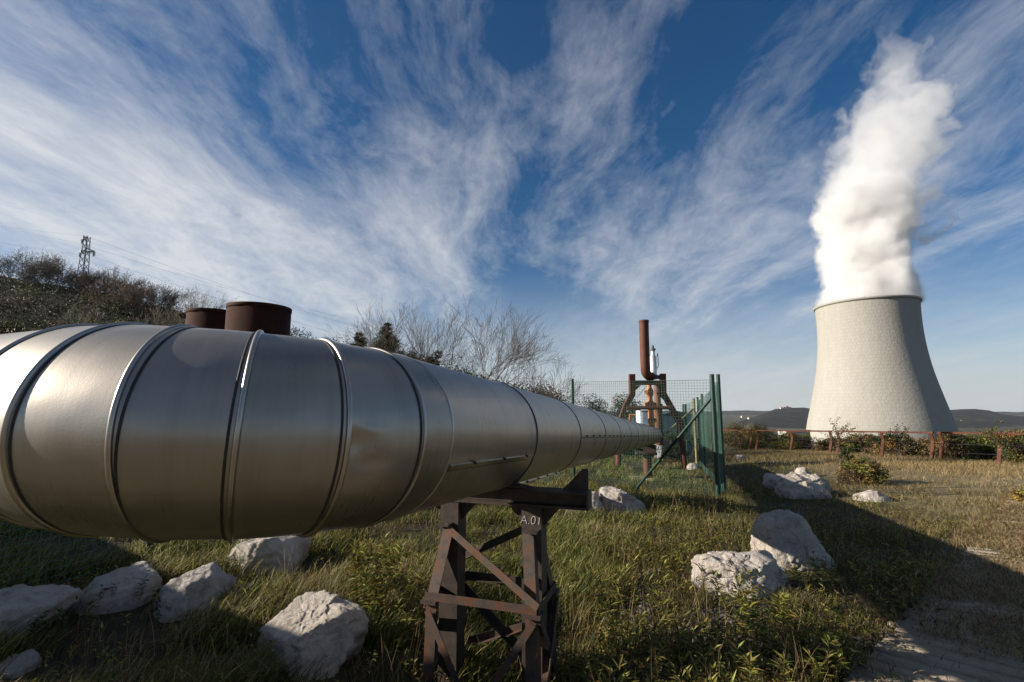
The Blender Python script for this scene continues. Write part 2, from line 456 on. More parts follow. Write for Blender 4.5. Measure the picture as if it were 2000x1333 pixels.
mr.inputs['From Min'].default_value = .975; mr.inputs['From Max'].default_value = 1.60; mr.inputs['To Max'].default_value = 1.0
cm = t.math('POWER', mr.outputs['Result'], 1.15)
hz = t.n('ShaderNodeMapRange'); t.l(sep.outputs['Z'], hz.inputs['Value']); hz.inputs['From Min'].default_value = 0; hz.inputs['From Max'].default_value = .30; hz.inputs['To Min'].default_value = .85; hz.inputs['To Max'].default_value = 0
hz2 = t.math('POWER', hz.outputs['Result'], 1.6)
cm = t.math('MAXIMUM', t.math('MULTIPLY', cm, .88), t.math('ADD', t.math('MULTIPLY', cm, .35), hz2))
hs_ = t.n('ShaderNodeHueSaturation'); t.l(sky.outputs['Color'], hs_.inputs['Color']); hs_.inputs['Saturation'].default_value = 1.26; hs_.inputs['Value'].default_value = .86
ccol = t.mix(hz2, (7.6, 7.75, 8.0), (5.9, 6.3, 6.8))
CLOUD = t.mix(cm, hs_.outputs['Color'], ccol)
bg = t.n('ShaderNodeBackground'); t.l(CLOUD, bg.inputs['Color']); bg.inputs['Strength'].default_value = .050
t.l(bg.outputs[0], t.out.inputs['Surface'])
scene.view_settings.view_transform = 'Standard'; scene.view_settings.look = 'None'; scene.view_settings.exposure = .95; scene.view_settings.gamma = 1
scene.cycles.volume_bounces = 5; scene.cycles.max_bounces = 10; scene.cycles.diffuse_bounces = 4; scene.cycles.glossy_bounces = 3
scene.cycles.transmission_bounces = 4; scene.cycles.transparent_max_bounces = 12
scene.cycles.use_denoising = True
scene.cycles.volume_max_steps = 512

# ------------------------------------------------------------------ ground sheet
rr = np.concatenate([np.linspace(.02, 2, 12), 2 * 1.022 ** np.arange(1, 371)])
th = np.linspace(-math.pi, math.pi, 420, endpoint=False)
RRg, THg = np.meshgrid(rr, th, indexing='ij')
Xg = RRg * np.sin(THg); Yg = RRg * np.cos(THg)
gnd = grid_mesh('ground', np.stack([Xg, Yg, G(Xg, Yg)], -1), M['ground'], wrap=True)
_da = gnd.data.attributes.new('dry', 'FLOAT', 'POINT')
_bx = (Xg * DY - Yg * DX); _dv = sstep(1.8, 5.5, _bx - .06 * Yg + 3.0 * (fbm(Xg * .35, Yg * .35, 51, 3) - .5)) * (1 - sstep(40, 70, RRg)) * (Yg > 0)
_da.data.foreach_set('value', np.maximum(_dv, .75 * (1 - sstep(.2, 1.6, Yg)) * (RRg < 60)).ravel().astype(np.float32))  # also tans the unseen ground behind the camera to warm the pipe's reflection
tag(gnd, 'rough grassy ground sloping gently away from the camera', 'ground', kind='structure')
# ------------------------------------------------------------------ the pipeline
P0 = np.array([-.651, 2.432, EYE - .136]); PEL = R(-3.15); RB = .728; TURN = R(95.29); PEL0 = R(-.15); PR = .4
LEGS = [(1.75, 0.0), (1.75, R(-9)), (1.75, R(-14)), (1.75, R(4)), (1.75, R(18)), (30, R(10))]   # unseen left run, bends shaped so its ground shadow falls lower left

def pipe_c(s):
    """centre, heading, pitch at arclength s (0 = where the straight run begins)"""
    if s >= 0:
        d = np.array([math.sin(AZ) * math.cos(PEL), math.cos(AZ) * math.cos(PEL), math.sin(PEL)])
        return P0 + s * d, AZ, PEL
    a = min(-s / RB, TURN); n0 = np.array([math.cos(AZ), -math.sin(AZ), 0]); h = AZ + a
    pos = P0 - RB * n0 + RB * np.array([math.cos(h), -math.sin(h), 0]); pos[2] -= a * RB * math.tan(PEL)
    rem = -s - a * RB; el = PEL
    for ln_, dh in LEGS:
        if rem <= 0: break
        el = PEL0; k = min(rem, ln_); h2 = h + dh
        pos = pos - k * np.array([math.sin(h2) * math.cos(el), math.cos(h2) * math.cos(el), math.sin(el)]); rem -= k
        if rem > 0 or k == ln_: hl = h2
        h3 = h2
    else:
        h3 = h
    return pos, (h3 if -s - a * RB > 0 else h), el

def pipe_frame(s):
    c, h, el = pipe_c(s)
    d = np.array([math.sin(h) * math.cos(el), math.cos(h) * math.cos(el), math.sin(el)])
    side = np.array([math.cos(h), -math.sin(h), 0.0]); up = np.cross(side, d)
    return c, d, side, up

def pipe_pt(s, th, r=PR):
    """th from straight up, towards the camera side"""
    c, d, side, up = pipe_frame(s)
    return Vector(c + r * (math.cos(th) * up + math.sin(th) * side))

pipe = thing('steam_pipeline', Vector((*pipe_c(-.4)[0][:2], 0)), 'huge brushed silver insulated steam pipe bending close by then running away to the wellhead', 'pipeline')

NA = 144
def jacket(s0, s1, dents=(), flare=0.0, mitre=True, label=None, k=12):
    c0, d0, a0, u0 = pipe_frame(s0); c1, d1, a1, u1 = pipe_frame(s1)
    ths = np.linspace(0, 2 * np.pi, NA + 1)
    P = np.zeros((k + 1, NA + 1, 3)); UV = np.zeros((k + 1, NA + 1, 2))
    seed = int(abs(s0) * 50) + 3
    for i in range(k + 1):
        f = i / k
        a = a0 * (1 - f) + a1 * f; a /= np.linalg.norm(a); u = u0 * (1 - f) + u1 * f; u /= np.linalg.norm(u)
        c = c0 * (1 - f) + c1 * f
        r = np.full(NA + 1, PR + flare * (f > .86) * (f - .86) / .14)
        r = r + (fbm(np.cos(ths) * 2.2 + seed, np.sin(ths) * 2.2 + f * 1.3, seed, 3) - .45) * .006 * math.sin(math.pi * f)
        for (df, dth, wf, wth, dep) in dents:
            q = ((f - df) / wf) ** 2 + ((np.angle(np.exp(1j * (ths - dth)))) / wth) ** 2
            r = r - dep * np.exp(-q)
        P[i] = c + r[:, None] * (np.cos(ths)[:, None] * u + np.sin(ths)[:, None] * a)
        UV[i, :, 0] = (s0 + (s1 - s0) * f); UV[i, :, 1] = ths * PR
    o = grid_mesh('jacket_section', P, M['jacket'], parent=pipe, uv=UV.reshape(-1, 2))
    if label: o['label'] = label
    return o

def ring(s, prof, mat, name, n=128):
    """profile (along, radius) swept round the pipe at station s"""
    c, d, a, u = pipe_frame(s)
    ths = np.linspace(0, 2 * np.pi, n, endpoint=False)
    P = np.zeros((len(prof), n, 3))
    for i, (x, r) in enumerate(prof):
        P[i] = c + d * x + r * (np.cos(ths)[:, None] * u + np.sin(ths)[:, None] * a)
    return grid_mesh(name, P, mat, wrap=True, parent=pipe)

def bead(s, h=.009, w=.011):
    prof = [(-w * 1.3, PR - .004), (-w, PR + .002)] + [(-w * math.cos(x), PR + .002 + h * math.sin(x)) for x in np.linspace(.25, math.pi - .25, 9)] + [(w, PR + .002), (w * 1.3, PR - .004)]
    return ring(s, prof, M['bead'], 'swaged_ring')
def seal(s, w=.004, h=.002):
    return ring(s, [(-w, PR - .003), (-w, PR + h), (w, PR + h), (w, PR - .003)], M['sealant'], 'sealant_strip')

STAT = [-1.300, -1.069, -.841, -.610, -.379, -.145, .003, 1.382, 3.068, 4.843, 6.611, 8.45, 10.2, 11.95, 13.7, 15.45, 17.2, 18.95, 20.7, 22.45, 24.2]
dents = {4: [(.09, 1.62, .13, .14, .017), (.30, 1.80, .20, .07, .009), (.22, 1.50, .16, .05, -.005)], 6: [(.5, 1.2, .3, .2, .006)], 7: [(.4, 2.2, .3, .2, .007)]}
for i in range(len(STAT) - 1):
    jacket(STAT[i], STAT[i + 1], dents.get(i, ()), flare=.010 if i == 6 else .0008, k=24 if i in (4, 6, 7) else 12, label='dented jacket section' if i == 4 else None)
for i in range(8):
    jacket(-1.3 - 1.75 * (i + 1), -1.3 - 1.75 * i, ())
for s in (-1.300, -1.069, -.841):
    bead(s, .008, .009); seal(s + .015, .0035, .0015)
for s in (-.610, -.379):
    bead(s, .011, .010); seal(s - .017, .004, .002)
bead(-.145, .006, .007); seal(-.145 - .014, .005, .002)
bead(.003, .003, .006)
bead(1.397, .008, .010); ring(1.382, [(-.016, PR + .004), (-.016, PR + .0135), (.008, PR + .0135), (.008, PR - .003)], M['sealant'], 'sealant_strip')
for s in STAT[8:]:
    bead(s, .005, .008); seal(s - .013, .011, .005)
for i in range(8): bead(-1.3 - 1.75 * (i + 1), .012, .012); seal(-1.3 - 1.75 * (i + 1) + .03)

def seam(s0, s1, th, w=.012, h=.010, rivets=0):
    b = MB(); n = 10
    for k in range(n):
        a = s0 + (s1 - s0) * k / n; c = s0 + (s1 - s0) * (k + 1) / n
        b.bar(pipe_pt(a, th, PR + h * .3), pipe_pt(c, th, PR + h * .3), h * 2, w * 2, up=pipe_pt(a, th + .3) - pipe_pt(a, th))
    o = b.build('lap_seam', M['bead'], pipe)
    b = MB(); b.bar(pipe_pt(s0, th + w * 1.25 / PR, PR + .002), pipe_pt(s1, th + w * 1.25 / PR, PR + .002), .006, .010, up=pipe_pt(s0, th + .3) - pipe_pt(s0, th))
    b.build('sealant_strip', M['sealant'], pipe)
    for k in range(rivets):
        a = s0 + (s1 - s0) * (k + .6) / rivets; p = pipe_pt(a, th - .03, PR + .004); q = pipe_pt(a, th - .03, PR + .022)
        b = MB(); b.tube([p, q], [.009, .007], 8); b.build('rivet', M['sealant'], pipe)
seam(.02, 1.37, 1.93, .012, .009, 3)
seam(3.085, 4.83, 1.60, .005, .005, 4); seam(4.86, 6.6, 1.60, .005, .005, 4); seam(6.63, 8.4, 1.60, .005, .005, 3); seam(8.5, 10.2, 1.60, .005, .005, 3); seam(10.2, 13.7, 1.6, .005, .005, 4)
seam(1.42, 3.05, 2.75, .008, .008, 5)

# ------------------------------------------------------------------ trestle under the pipe
def trestle(Yc, name, label, full=True):
    s0 = (Yc - P0[1]) / (math.cos(AZ) * math.cos(PEL)); c, d, a, u = pipe_frame(s0)
    O = Vector((c[0], c[1], 0)); U = Vector((DX, DY, 0)); V = Vector((DY, -DX, 0))
    bot = c[2] - PR
    def P(v, uu, z): return O + V * v + U * uu + Vector((0, 0, z))
    zg = Gs(O.x, O.y) - .12
    root = thing(name, Vector((O.x, O.y, zg + .12)), label, 'pipe support')
    return root, P, bot, zg, U, V
sup, TP, tb, zg, TU, TV = trestle(3.9, 'pipe_trestle', 'dark rusted steel trestle with cross braces carrying the near pipe')
zt = tb + .015
b = MB(); hb = .125                                    # cross beam: H section
for dz, hh, ww in ((0 - .01, .016, .16), (-hb + .01, .016, .16)):
    b.bar(TP(-.72, 0, zt + dz), TP(.74, 0, zt + dz), ww, hh)
b.bar(TP(-.72, 0, zt - hb / 2), TP(.74, 0, zt - hb / 2), .016, hb - .04)
b.bar(TP(.735, 0, zt - hb / 2), TP(.75, 0, zt - hb / 2), .156, hb - .002)
b.bar(TP(-.735, 0, zt - hb / 2), TP(-.72, 0, zt - hb / 2), .156, hb - .002)
b.build('cross_beam', M['dark_rust'], sup)
for sg in (1, -1):                                     # guide plates either side of the pipe
    b = MB(); q = [TP(sg * .74, -.006, zt + .001), TP(sg * .74, -.006, zt + .155), TP(sg * .70, -.006, zt + .155), TP(sg * .55, -.006, zt + .001)]
    b.prism(q, TU * .014); b.build('guide_plate', M['dark_rust'], sup)
b = MB(); b.prism([TP(-.3, -.07, zt + .001), TP(-.13, -.07, zt + .03), TP(.13, -.07, zt + .03), TP(.3, -.07, zt + .001)], TU * .14); b.build('saddle', M['dark_rust'], sup)
ztop = zt - hb - .002
def hcol(v):
    b = MB(); w_ = .075
    b.frame(TP(v, 0, (ztop + zg) / 2), TV * w_, TU * w_ * .98, Vector((0, 0, (ztop - zg) / 2)))
    o = b.build('column', M['dark_rust'], sup)
    b = MB(); b.prism([TP(v + .076, -.008, ztop), TP(v + .20, -.008, ztop), TP(v + .076, -.008, ztop - .14)], TU * .016); b.build('gusset', M['dark_rust'], sup); b = MB()
    b.prism([TP(v - .076, -.008, ztop), TP(v - .20, -.008, ztop), TP(v - .076, -.008, ztop - .14)], TU * .016)
    b.build('gusset', M['dark_rust'], sup); return o
cl = hcol(-.33); cr = hcol(.33)
# chalk mark on the right column's near face
cu = bpy.data.curves.new('chalk_text', 'FONT'); cu.body = 'A.01'; cu.size = .088; cu.align_x = 'CENTER'; cu.extrude = .0006; cu.shear = .12; cu.offset = -.0020
tob = bpy.data.objects.new('tmp_text', cu); COL.objects.link(tob)
bpy.context.view_layer.update()
tme = bpy.data.meshes.new_from_object(tob.evaluated_get(bpy.context.evaluated_depsgraph_get())); bpy.data.objects.remove(tob)
mt = Matrix.Identity(4); mt.col[0][:3] = TV; mt.col[1][:3] = (0, 0, 1); mt.col[2][:3] = -TU; mt.translation = TP(.325, -.0765, ztop - .118)
tme.transform(mt); tme.transform(Matrix.Translation(-WORLD0[sup])); tme.materials.clear(); tme.materials.append(M['chalk'])
to = bpy.data.objects.new('chalk_lettering', tme); COL.objects.link(to); to.parent = cr
zj = EYE - 1.395; zup = EYE - .90
L = .084; T_ = .008
JN = {}
for sv in (-1, 1):
    for su in (-1, 1):
        top = TP(sv * .355, su * .11, zup); jn = TP(sv * .42, su * .25, zj); ft = TP(sv * .43, su * .27, zg)
        JN[(sv, su)] = (top, jn, ft)
        b = MB(); b.angle_iron(top, jn, L, T_, TV * -sv, TU * -su); b.build('leg', M['brace'], sup)
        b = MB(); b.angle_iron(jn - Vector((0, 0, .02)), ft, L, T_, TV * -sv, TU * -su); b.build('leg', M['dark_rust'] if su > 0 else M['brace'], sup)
        b = MB(); b.box(jn - Vector((0, 0, .012)) + TV * -sv * .03 + TU * -su * .03, .12, .12, .022, -AZ); b.build('joint_plate', M['dark_rust'], sup)
        b = MB(); b.box(top + TV * -sv * .01 + TU * -su * -.0 + Vector((0, 0, .008)), .10, .10, .016, -AZ); b.build('joint_plate', M['dark_rust'], sup)
def brace(p, q, a, mat=M['brace'], w_=.056):
    b = MB(); b.angle_iron(p, q, w_, .007, Vector((0, 0, 1)), a); b.build('brace', mat, sup)
def off(p, vec): return p + vec
fN = -TU * .012
dz = Vector((0, 0, 1))
# near face
brace(JN[(-1, -1)][1] + fN, JN[(1, -1)][1] + fN, TU)
brace(JN[(-1, -1)][0] + fN * 2 + dz * -.02, JN[(1, -1)][1] + fN * 2 + dz * .03, TU)
mid = (JN[(-1, -1)][2] + JN[(1, -1)][2]) / 2 + dz * .14
brace(JN[(-1, -1)][1] + fN * 2 - dz * .08, mid + TV * .12 + fN * 2 - dz * .3, TU, w_=.05)
brace(JN[(1, -1)][1] + fN * 3 - dz * .06, mid - TV * .16 + fN * 3 - dz * .22, TU, w_=.05)
# far face
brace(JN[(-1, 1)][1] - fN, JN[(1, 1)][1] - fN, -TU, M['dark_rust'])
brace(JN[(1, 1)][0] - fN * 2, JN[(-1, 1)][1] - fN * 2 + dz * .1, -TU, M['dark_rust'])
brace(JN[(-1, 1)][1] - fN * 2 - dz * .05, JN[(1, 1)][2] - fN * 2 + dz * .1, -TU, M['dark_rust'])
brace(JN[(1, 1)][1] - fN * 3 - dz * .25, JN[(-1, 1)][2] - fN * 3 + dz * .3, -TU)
# sides
for sv in (-1, 1):
    e = TV * sv * .012
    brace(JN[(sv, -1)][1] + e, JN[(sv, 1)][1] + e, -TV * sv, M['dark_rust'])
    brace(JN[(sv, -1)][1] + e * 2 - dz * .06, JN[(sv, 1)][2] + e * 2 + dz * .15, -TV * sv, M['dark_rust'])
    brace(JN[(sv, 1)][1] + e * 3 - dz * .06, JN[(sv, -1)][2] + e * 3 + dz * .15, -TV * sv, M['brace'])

# farther pipe support: one round column with a plank-like cap
g2 = ground(1266, 936)
s2 = min(np.linspace(8, 25, 200), key=lambda s: abs(pipe_c(s)[0][1] - g2.y))
c2 = pipe_c(s2)[0]
b2x = g2.x; capz = g2.z + height_for(g2, 886)
sp2 = thing('pipe_post', g2, 'short rusty post with flat cap under the far end of the pipe', 'pipe support')
b = MB(); b.tube([g2 - Vector((0, 0, .1)), Vector((g2.x, g2.y, capz - .02))], .17, 16); b.build('post', M['stack_rust'], sp2)
b = MB(); b.bar(Vector((c2[0] - .45, c2[1] + .05, capz)), Vector((g2.x + .35, g2.y - .05, capz)), .5, .09); b.build('cap_beam', M['dark_rust'], sp2)
b = MB(); b.box(Vector((c2[0] + .1, c2[1], (capz + c2[2] - PR) / 2 + .02)), .5, .3, max(.05, c2[2] - PR - capz), -AZ); b.build('saddle', M['dark_rust'], sp2)
b = MB(); b.box(g2 + Vector((-.3, 0, .0)), 1.1, .8, .10, -AZ); b.build('footing', M['concrete'], sp2)
print('support2', g2, s2, c2, capz)
# ------------------------------------------------------------------ rusty tanks behind the pipe
def tank(pxl, pxr, pytop, Y, label, lug=False, wall=.03):
    a, c = at(pxl, pytop, Y), at(pxr, pytop, Y); r = (c.x - a.x) / 2 * .97; cx = (a.x + c.x) / 2 + .0
    # keep the silhouette: move centre back by r along the line of sight
    z0 = Gs(cx, Y); top = a.z
    root = thing('rusty_tank', Vector((cx, Y, z0)), label, 'tank', 'open rusty steel tanks behind the pipe')
    b = MB(); b.lathe((cx, Y, z0 - .2), [(r, 0), (r, top - z0 + .2), (r - wall, top - z0 + .2), (r - wall, 1.0), (.01, 1.0)], 64); o = b.build('shell', M['tank_rust'], root)
    b = MB(); b.lathe((cx, Y, top - .09), [(r, 0), (r + .012, .005), (r + .012, .088), (r - .004, .093)], 64); b.build('rim', M['tank_rust'], root)
    for k in range(1, 3):
        b = MB(); b.lathe((cx, Y, z0 + (top - z0) * k / 3), [(r - .002, 0), (r + .006, .006), (r + .006, .02), (r - .002, .026)], 64); b.build('weld_seam', M['tank_rust'], root)
    if lug:
        for ang in (R(215), R(20)):
            p = Vector((cx + r * math.cos(ang), Y + r * math.sin(ang), top - .16)); n = Vector((math.cos(ang), math.sin(ang), 0)); tt = Vector((-n.y, n.x, 0))
            b = MB(); hole = []
            ringp = []
            for k in range(16):
                q = 2 * math.pi * k / 16
                ringp.append((p + n * (.05 + .075 * math.cos(q)) + Vector((0, 0, .06 * math.sin(q))), p + n * (.06 + .03 * math.cos(q)) + Vector((0, 0, .03 * math.sin(q)))))
            vs = [v - tt * .012 for pr in ringp for v in pr] + [v + tt * .012 for pr in ringp for v in pr]; N = 16
            fs = []
            for k in range(N):
                i, j = 2 * k, 2 * ((k + 1) % N); o_ = 2 * N
                fs += [(i, j, j + 1, i + 1), (o_ + i, o_ + i + 1, o_ + j + 1, o_ + j), (i, o_ + i, o_ + j, j), (i + 1, j + 1, o_ + j + 1, o_ + i + 1)]
            b.add(vs, fs); b.build('lifting_lug', M['tank_rust'], root)
    return root
tank(449.5, 566, 601, 11.0, 'taller rusty cylindrical tank, its rim highest above the pipe')
tank(371, 462, 610, 12.2, 'lower rusty tank with a lifting lug, half behind the taller tank', True)

# ------------------------------------------------------------------ wellhead
WY = 25.0
wx0 = at(1272, 800, WY).x; wz0 = Gs(wx0, WY)
well = thing('wellhead', Vector((wx0, WY, wz0)), 'geothermal wellhead with a tall rusty vent stack, orange valves and red-brown frame', 'wellhead')
def W(px, py, dy=0.0): return at(px, py, WY + dy)
def m_per_px(dy=0): return (W(1001 + 270, 800, dy) - W(1000 + 270, 800, dy)).x
mp = m_per_px()
# vent stack, bent at its foot
b = MB(); rs = 9.3 * mp
top = W(1257.5, 626); p1 = W(1260.3, 715)
pts = [top, W(1258.3, 660), p1]
for k in range(1, 9):
    q = k / 8 * math.pi / 2
    pts.append(W(1261 + 11 * (1 - math.cos(q)), 723 + 13 * math.sin(q), .25 * q))
b.tube(pts, rs, 28, cap=False); b.tube([W(1257.5, 626.2), W(1257.5, 632)], rs * .9, 28, cap=False); b.build('vent_stack', M['stack_rust'], well)
b = MB(); b.lathe(W(1257.6, 631), [(rs, 0), (rs * 1.05, .01), (rs * 1.05, .13), (rs * .88, .14)], 28); b.build('stack_collar', M['stack_rust'], well)
# actuator
b = MB(); c = W(1277, 737, .5)
H = lambda y0, y1: (y0 - y1) * mp * 1.02
b.lathe(c, [(.17, 0), (.17, H(737, 697)), (.12, H(737, 695)), (.10, H(737, 690)), (.10, H(737, 684)), (.01, H(737, 684))], 20); b.build('actuator_cylinder', M['silver'], well)
b = MB(); b.lathe(c + Vector((0, 0, H(737, 684))), [(.14, 0), (.15, .03), (.15, .09), (.07, .10), (.07, .22), (.05, .26), (.0, .27)], 16); b.build('actuator_cap', M['galv'], well)
b = MB()
b.tube([c + Vector((.17, -.1, H(737, 696))), c + Vector((.22, -.1, H(737, 690))), c + Vector((.23, -.1, H(737, 715))), c + Vector((.17, -.1, H(737, 720)))], .02, 6); b.build('hose', M['steel_dark'], well)
b = MB()
b.bar(W(1262, 731, .3), W(1288, 736, .3), .10, .12); b.bar(W(1275, 738, .3), W(1288, 738, .3), .2, .16); b.tube([W(1278, 741, .1), W(1290, 738, .1)], .04, 6); b.build('actuator_yoke', M['galv'], well)
# frame: two side plates that spread into legs, head bar, tie tube
for sg, x0, x1, xm, xf in ((-1, 1230, 1241, 1238, 1206), (1, 1291, 1301, 1299, 1334)):
    b = MB()
    if sg < 0: poly = [(1230, 731), (1241, 731), (1241.5, 772), (1222, 806), (1213.5, 840), (1202, 840), (1218.5, 793), (1231, 768)]
    else: poly = [(1291, 730), (1301, 730), (1301.5, 767), (1322, 803), (1336, 826), (1336, 860), (1327, 860), (1326, 830), (1300, 783), (1292, 770)]
    b.prism([W(x, y, -.15) for x, y in poly], Vector((0, .3, 0)))
    b.build('frame_leg', M['frame_rust'], well)
    b = MB(); px_ = 1209 if sg < 0 else 1331; f0 = W(px_, 835 if sg < 0 else 850, -.0)
    b.tube([f0, Vector((f0.x + sg * .1, f0.y, Gs(f0.x, f0.y) - .1))], .14, 8); b.build('frame_foot', M['frame_rust'], well)
b = MB(); b.bar(W(1241.5, 748, .02), W(1291, 748, .02), .22, 9 * mp); b.build('head_bar', M['frame_rust'], well)
for pts_ in ([(1241.5, 753), (1252, 753), (1241.5, 763)], [(1291, 753), (1281, 753), (1291, 763)]):
    b = MB(); b.prism([W(x, y, -.02) for x, y in pts_], Vector((0, .08, 0))); b.build('gusset', M['frame_rust'], well)
b = MB(); b.tube([W(1224, 797, -.30), W(1312, 797, -.30)], 3.6 * mp, 14); b.build('tie_tube', M['frame_rust'], well)
b = MB(); b.bar(W(1291, 775, -.2), W(1300, 783, -.2), .1, .06); b.bar(W(1283, 768, -.2), W(1292, 776, -.2), .08, .06); b.build('knee_strut', M['dark_rust'], well)
# valve stack
c = W(1272, 855, .3)
prof = [(7.5, 862), (7.5, 826), (10.5, 824), (10.5, 821), (6.8, 819), (6.2, 802), (9.5, 800), (12, 797), (12, 788), (8, 786), (5.6, 783), (5.2, 775), (7, 773), (7, 762), (6, 760), (4.5, 757), (4.0, 748)]
b = MB(); b.lathe(c, [(r_ * mp, (855 - y_) * mp * 1.0) for r_, y_ in prof], 24); b.build('valve_body', M['orange'], well)
for y_, r_ in ((822, 11.6), (792, 12.8), (768, 7.8)):
    b = MB()
    for k in range(12):
        q = 2 * math.pi * k / 12; o = c + Vector((math.cos(q) * (r_ - 1.6) * mp, math.sin(q) * (r_ - 1.6) * mp, (855 - y_) * mp))
        b.tube([o - Vector((0, 0, .09)), o + Vector((0, 0, .12))], .035, 6)
    b.build('bolt_circle', M['brown_valve'], well)
c = W(1287, 858, .9)
prof = [(8.5, 870), (8.5, 842), (10, 838), (9, 820), (8.5, 800), (10, 797), (10, 789), (6.5, 787), (6.2, 750), (4, 748)]
b = MB(); b.lathe(c, [(r_ * mp * 1.03, (858 - y_) * mp) for r_, y_ in prof], 24); b.build('casing_head', M['brown_valve'], well)
b = MB(); b.tube([W(1272, 768, -.05), W(1262, 766, -.5)], .09, 10); b.tube([W(1262, 766, -.5), W(1262, 766, -.56)], .10, 14); b.build('valve_stub', M['orange'], well)
b = MB(); c = W(1254, 829, -.6); b.lathe(c + Vector((0, 0, -.5)), [(.29, 0), (.29, .5 + 25 * mp), (.27, .52 + 25 * mp), (.01, .52 + 25 * mp)], 28); b.build('lagged_branch', M['silver'], well)
b = MB(); c = W(1254, 805, -.6); b.lathe(c, [(.292, 0), (.298, .01), (.298, .05), (.292, .06)], 28); b.build('band', M['galv'], well)
b = MB(); b.tube([W(1247, 812, 1.2), W(1230, 810, 1.2), W(1229, 850, 1.2)], .05, 8); b.build('small_pipe', M['orange'], well)
b = MB(); b.tube([W(1262, 755, .4), W(1243, 778, .6)], .015, 5); b.build('stay_cable', M['steel_dark'], well)

# low grey shed behind the wellhead
sx = at(1318, 830, 31)
shed = thing('grey_shed', Vector((sx.x, 31, Gs(sx.x, 31))), 'low grey shed with a shallow roof behind the wellhead', 'shed')
zt_ = at(1318, 812, 31).z; zb_ = Gs(sx.x, 31) - .2
b = MB(); b.box((sx.x + .1, 31.9, (zt_ + zb_) / 2), 1.9, 1.8, zt_ - zb_); b.build('wall', M['shed'], shed)
b = MB(); b.prism([(sx.x - .95, 30.9, zt_), (sx.x + 1.15, 30.9, zt_), (sx.x + 1.15, 30.9, zt_ + .05), (sx.x + .1, 30.9, zt_ + .30), (sx.x - .95, 30.9, zt_ + .05)], Vector((0, 2.1, 0))); b.build('roof', M['galv'], shed)

# ------------------------------------------------------------------ wire fences
def wire_panel(root, P, Q, hP, hQ, cell=(.095, .078), z0=.04, rad=.0040, sag=0.0, sub=4):
    """square mesh between two upright stations"""
    P, Q = Vector(P), Vector(Q); Lx = (Q.xy - P.xy).length; n = max(2, int(Lx / cell[0])); Vs = []; Fs = []
    mb = MB(); side = Vector((-(Q - P).y, (Q - P).x, 0)).normalized()
    rows = int(min(hP, hQ) / cell[1])
    def pt(f, g):
        base = P.lerp(Q, f); h = hP + (hQ - hP) * f - sag * math.sin(math.pi * f)
        zz_ = z0 + (h - z0) * g
        wob = .012 * math.sin(f * 9 + g * 5) * math.sin(math.pi * f)
        return base + Vector((0, 0, zz_)) + side * wob
    for i in range(n + 1):
        f = i / n
        mb.tube([pt(f, 0), pt(f, .5), pt(f, 1)], rad, 3, cap=False, smooth=False)
    for j in range(rows + 1):
        g = j / rows
        mb.tube([pt(k / sub, g) for k in range(sub + 1)], rad * (1.5 if j in (0, rows) else 1), 3, cap=False, smooth=False)
    mb.build('mesh_panel', M['wire'], root)

def post(root, P, h, r=.03, mat=None, lean=(0, 0)):
    b = MB(); P = Vector(P); top = P + Vector((lean[0], lean[1], h))
    b.tube([P - Vector((0, 0, .2)), top], r, 14); o = b.build('post', mat or M['green'], root)
    b = MB(); b.tube([top - Vector((0, 0, .02)), top + Vector((0, 0, .012))], [r * 1.08, r * .9], 14); c_ = b.build('post_cap', M['steel_dark'], root)
    c_.parent = o
    return o, top

Cn = ground(1403, 972); Cn2 = ground(1415, 961); Bn = ground(1121, 938); An = ground(291, 1090)
hC = height_for(Cn, 732); hC2 = height_for(Cn2, 732); hB = height_for(Bn, 741)
print('fence', Cn, hC, Cn2, hC2, Bn, hB, An)
f1 = thing('wire_fence', Cn, 'green wire mesh fence between round green posts crossing in front of the wellhead', 'fence', 'green wire fences around the well compound')
post(f1, Cn, hC, .062); post(f1, Bn, hB, .055)
mesh_h = hC * .90
wire_panel(f1, Bn, Cn, hB * .97, hC * .955)
br0 = ground(1237, 958); hb_ = Cn + Vector((-.04, 0, height_for(Cn, 777)))
b = MB(); b.tube([br0 - Vector((0, 0, .05)), hb_], .042, 10); b.build('brace', M['green'], f1)
# left-hand run, mostly behind the pipe
f2 = thing('wire_fence', An, 'green wire mesh fence running behind the near pipe and boulders', 'fence', 'green wire fences around the well compound')
midp = An.lerp(Bn, .36); mid2 = An.lerp(Bn, .68)
Ln = ground(10, 1240); Ln = Vector((-4.9, 4.45, Gs(-4.9, 4.45)))
for q in (An, midp, mid2): post(f2, Vector((q.x, q.y, Gs(q.x, q.y))), 1.95, .045)
for p_, q_ in ((Ln, An), (An, midp), (midp, mid2), (mid2, Bn)):
    p_ = Vector((p_.x, p_.y, Gs(p_.x, p_.y))); q_ = Vector((q_.x, q_.y, Gs(q_.x, q_.y)))
    wire_panel(f2, p_, q_, 1.85, 1.85)
post(f2, Ln, 1.95, .03)
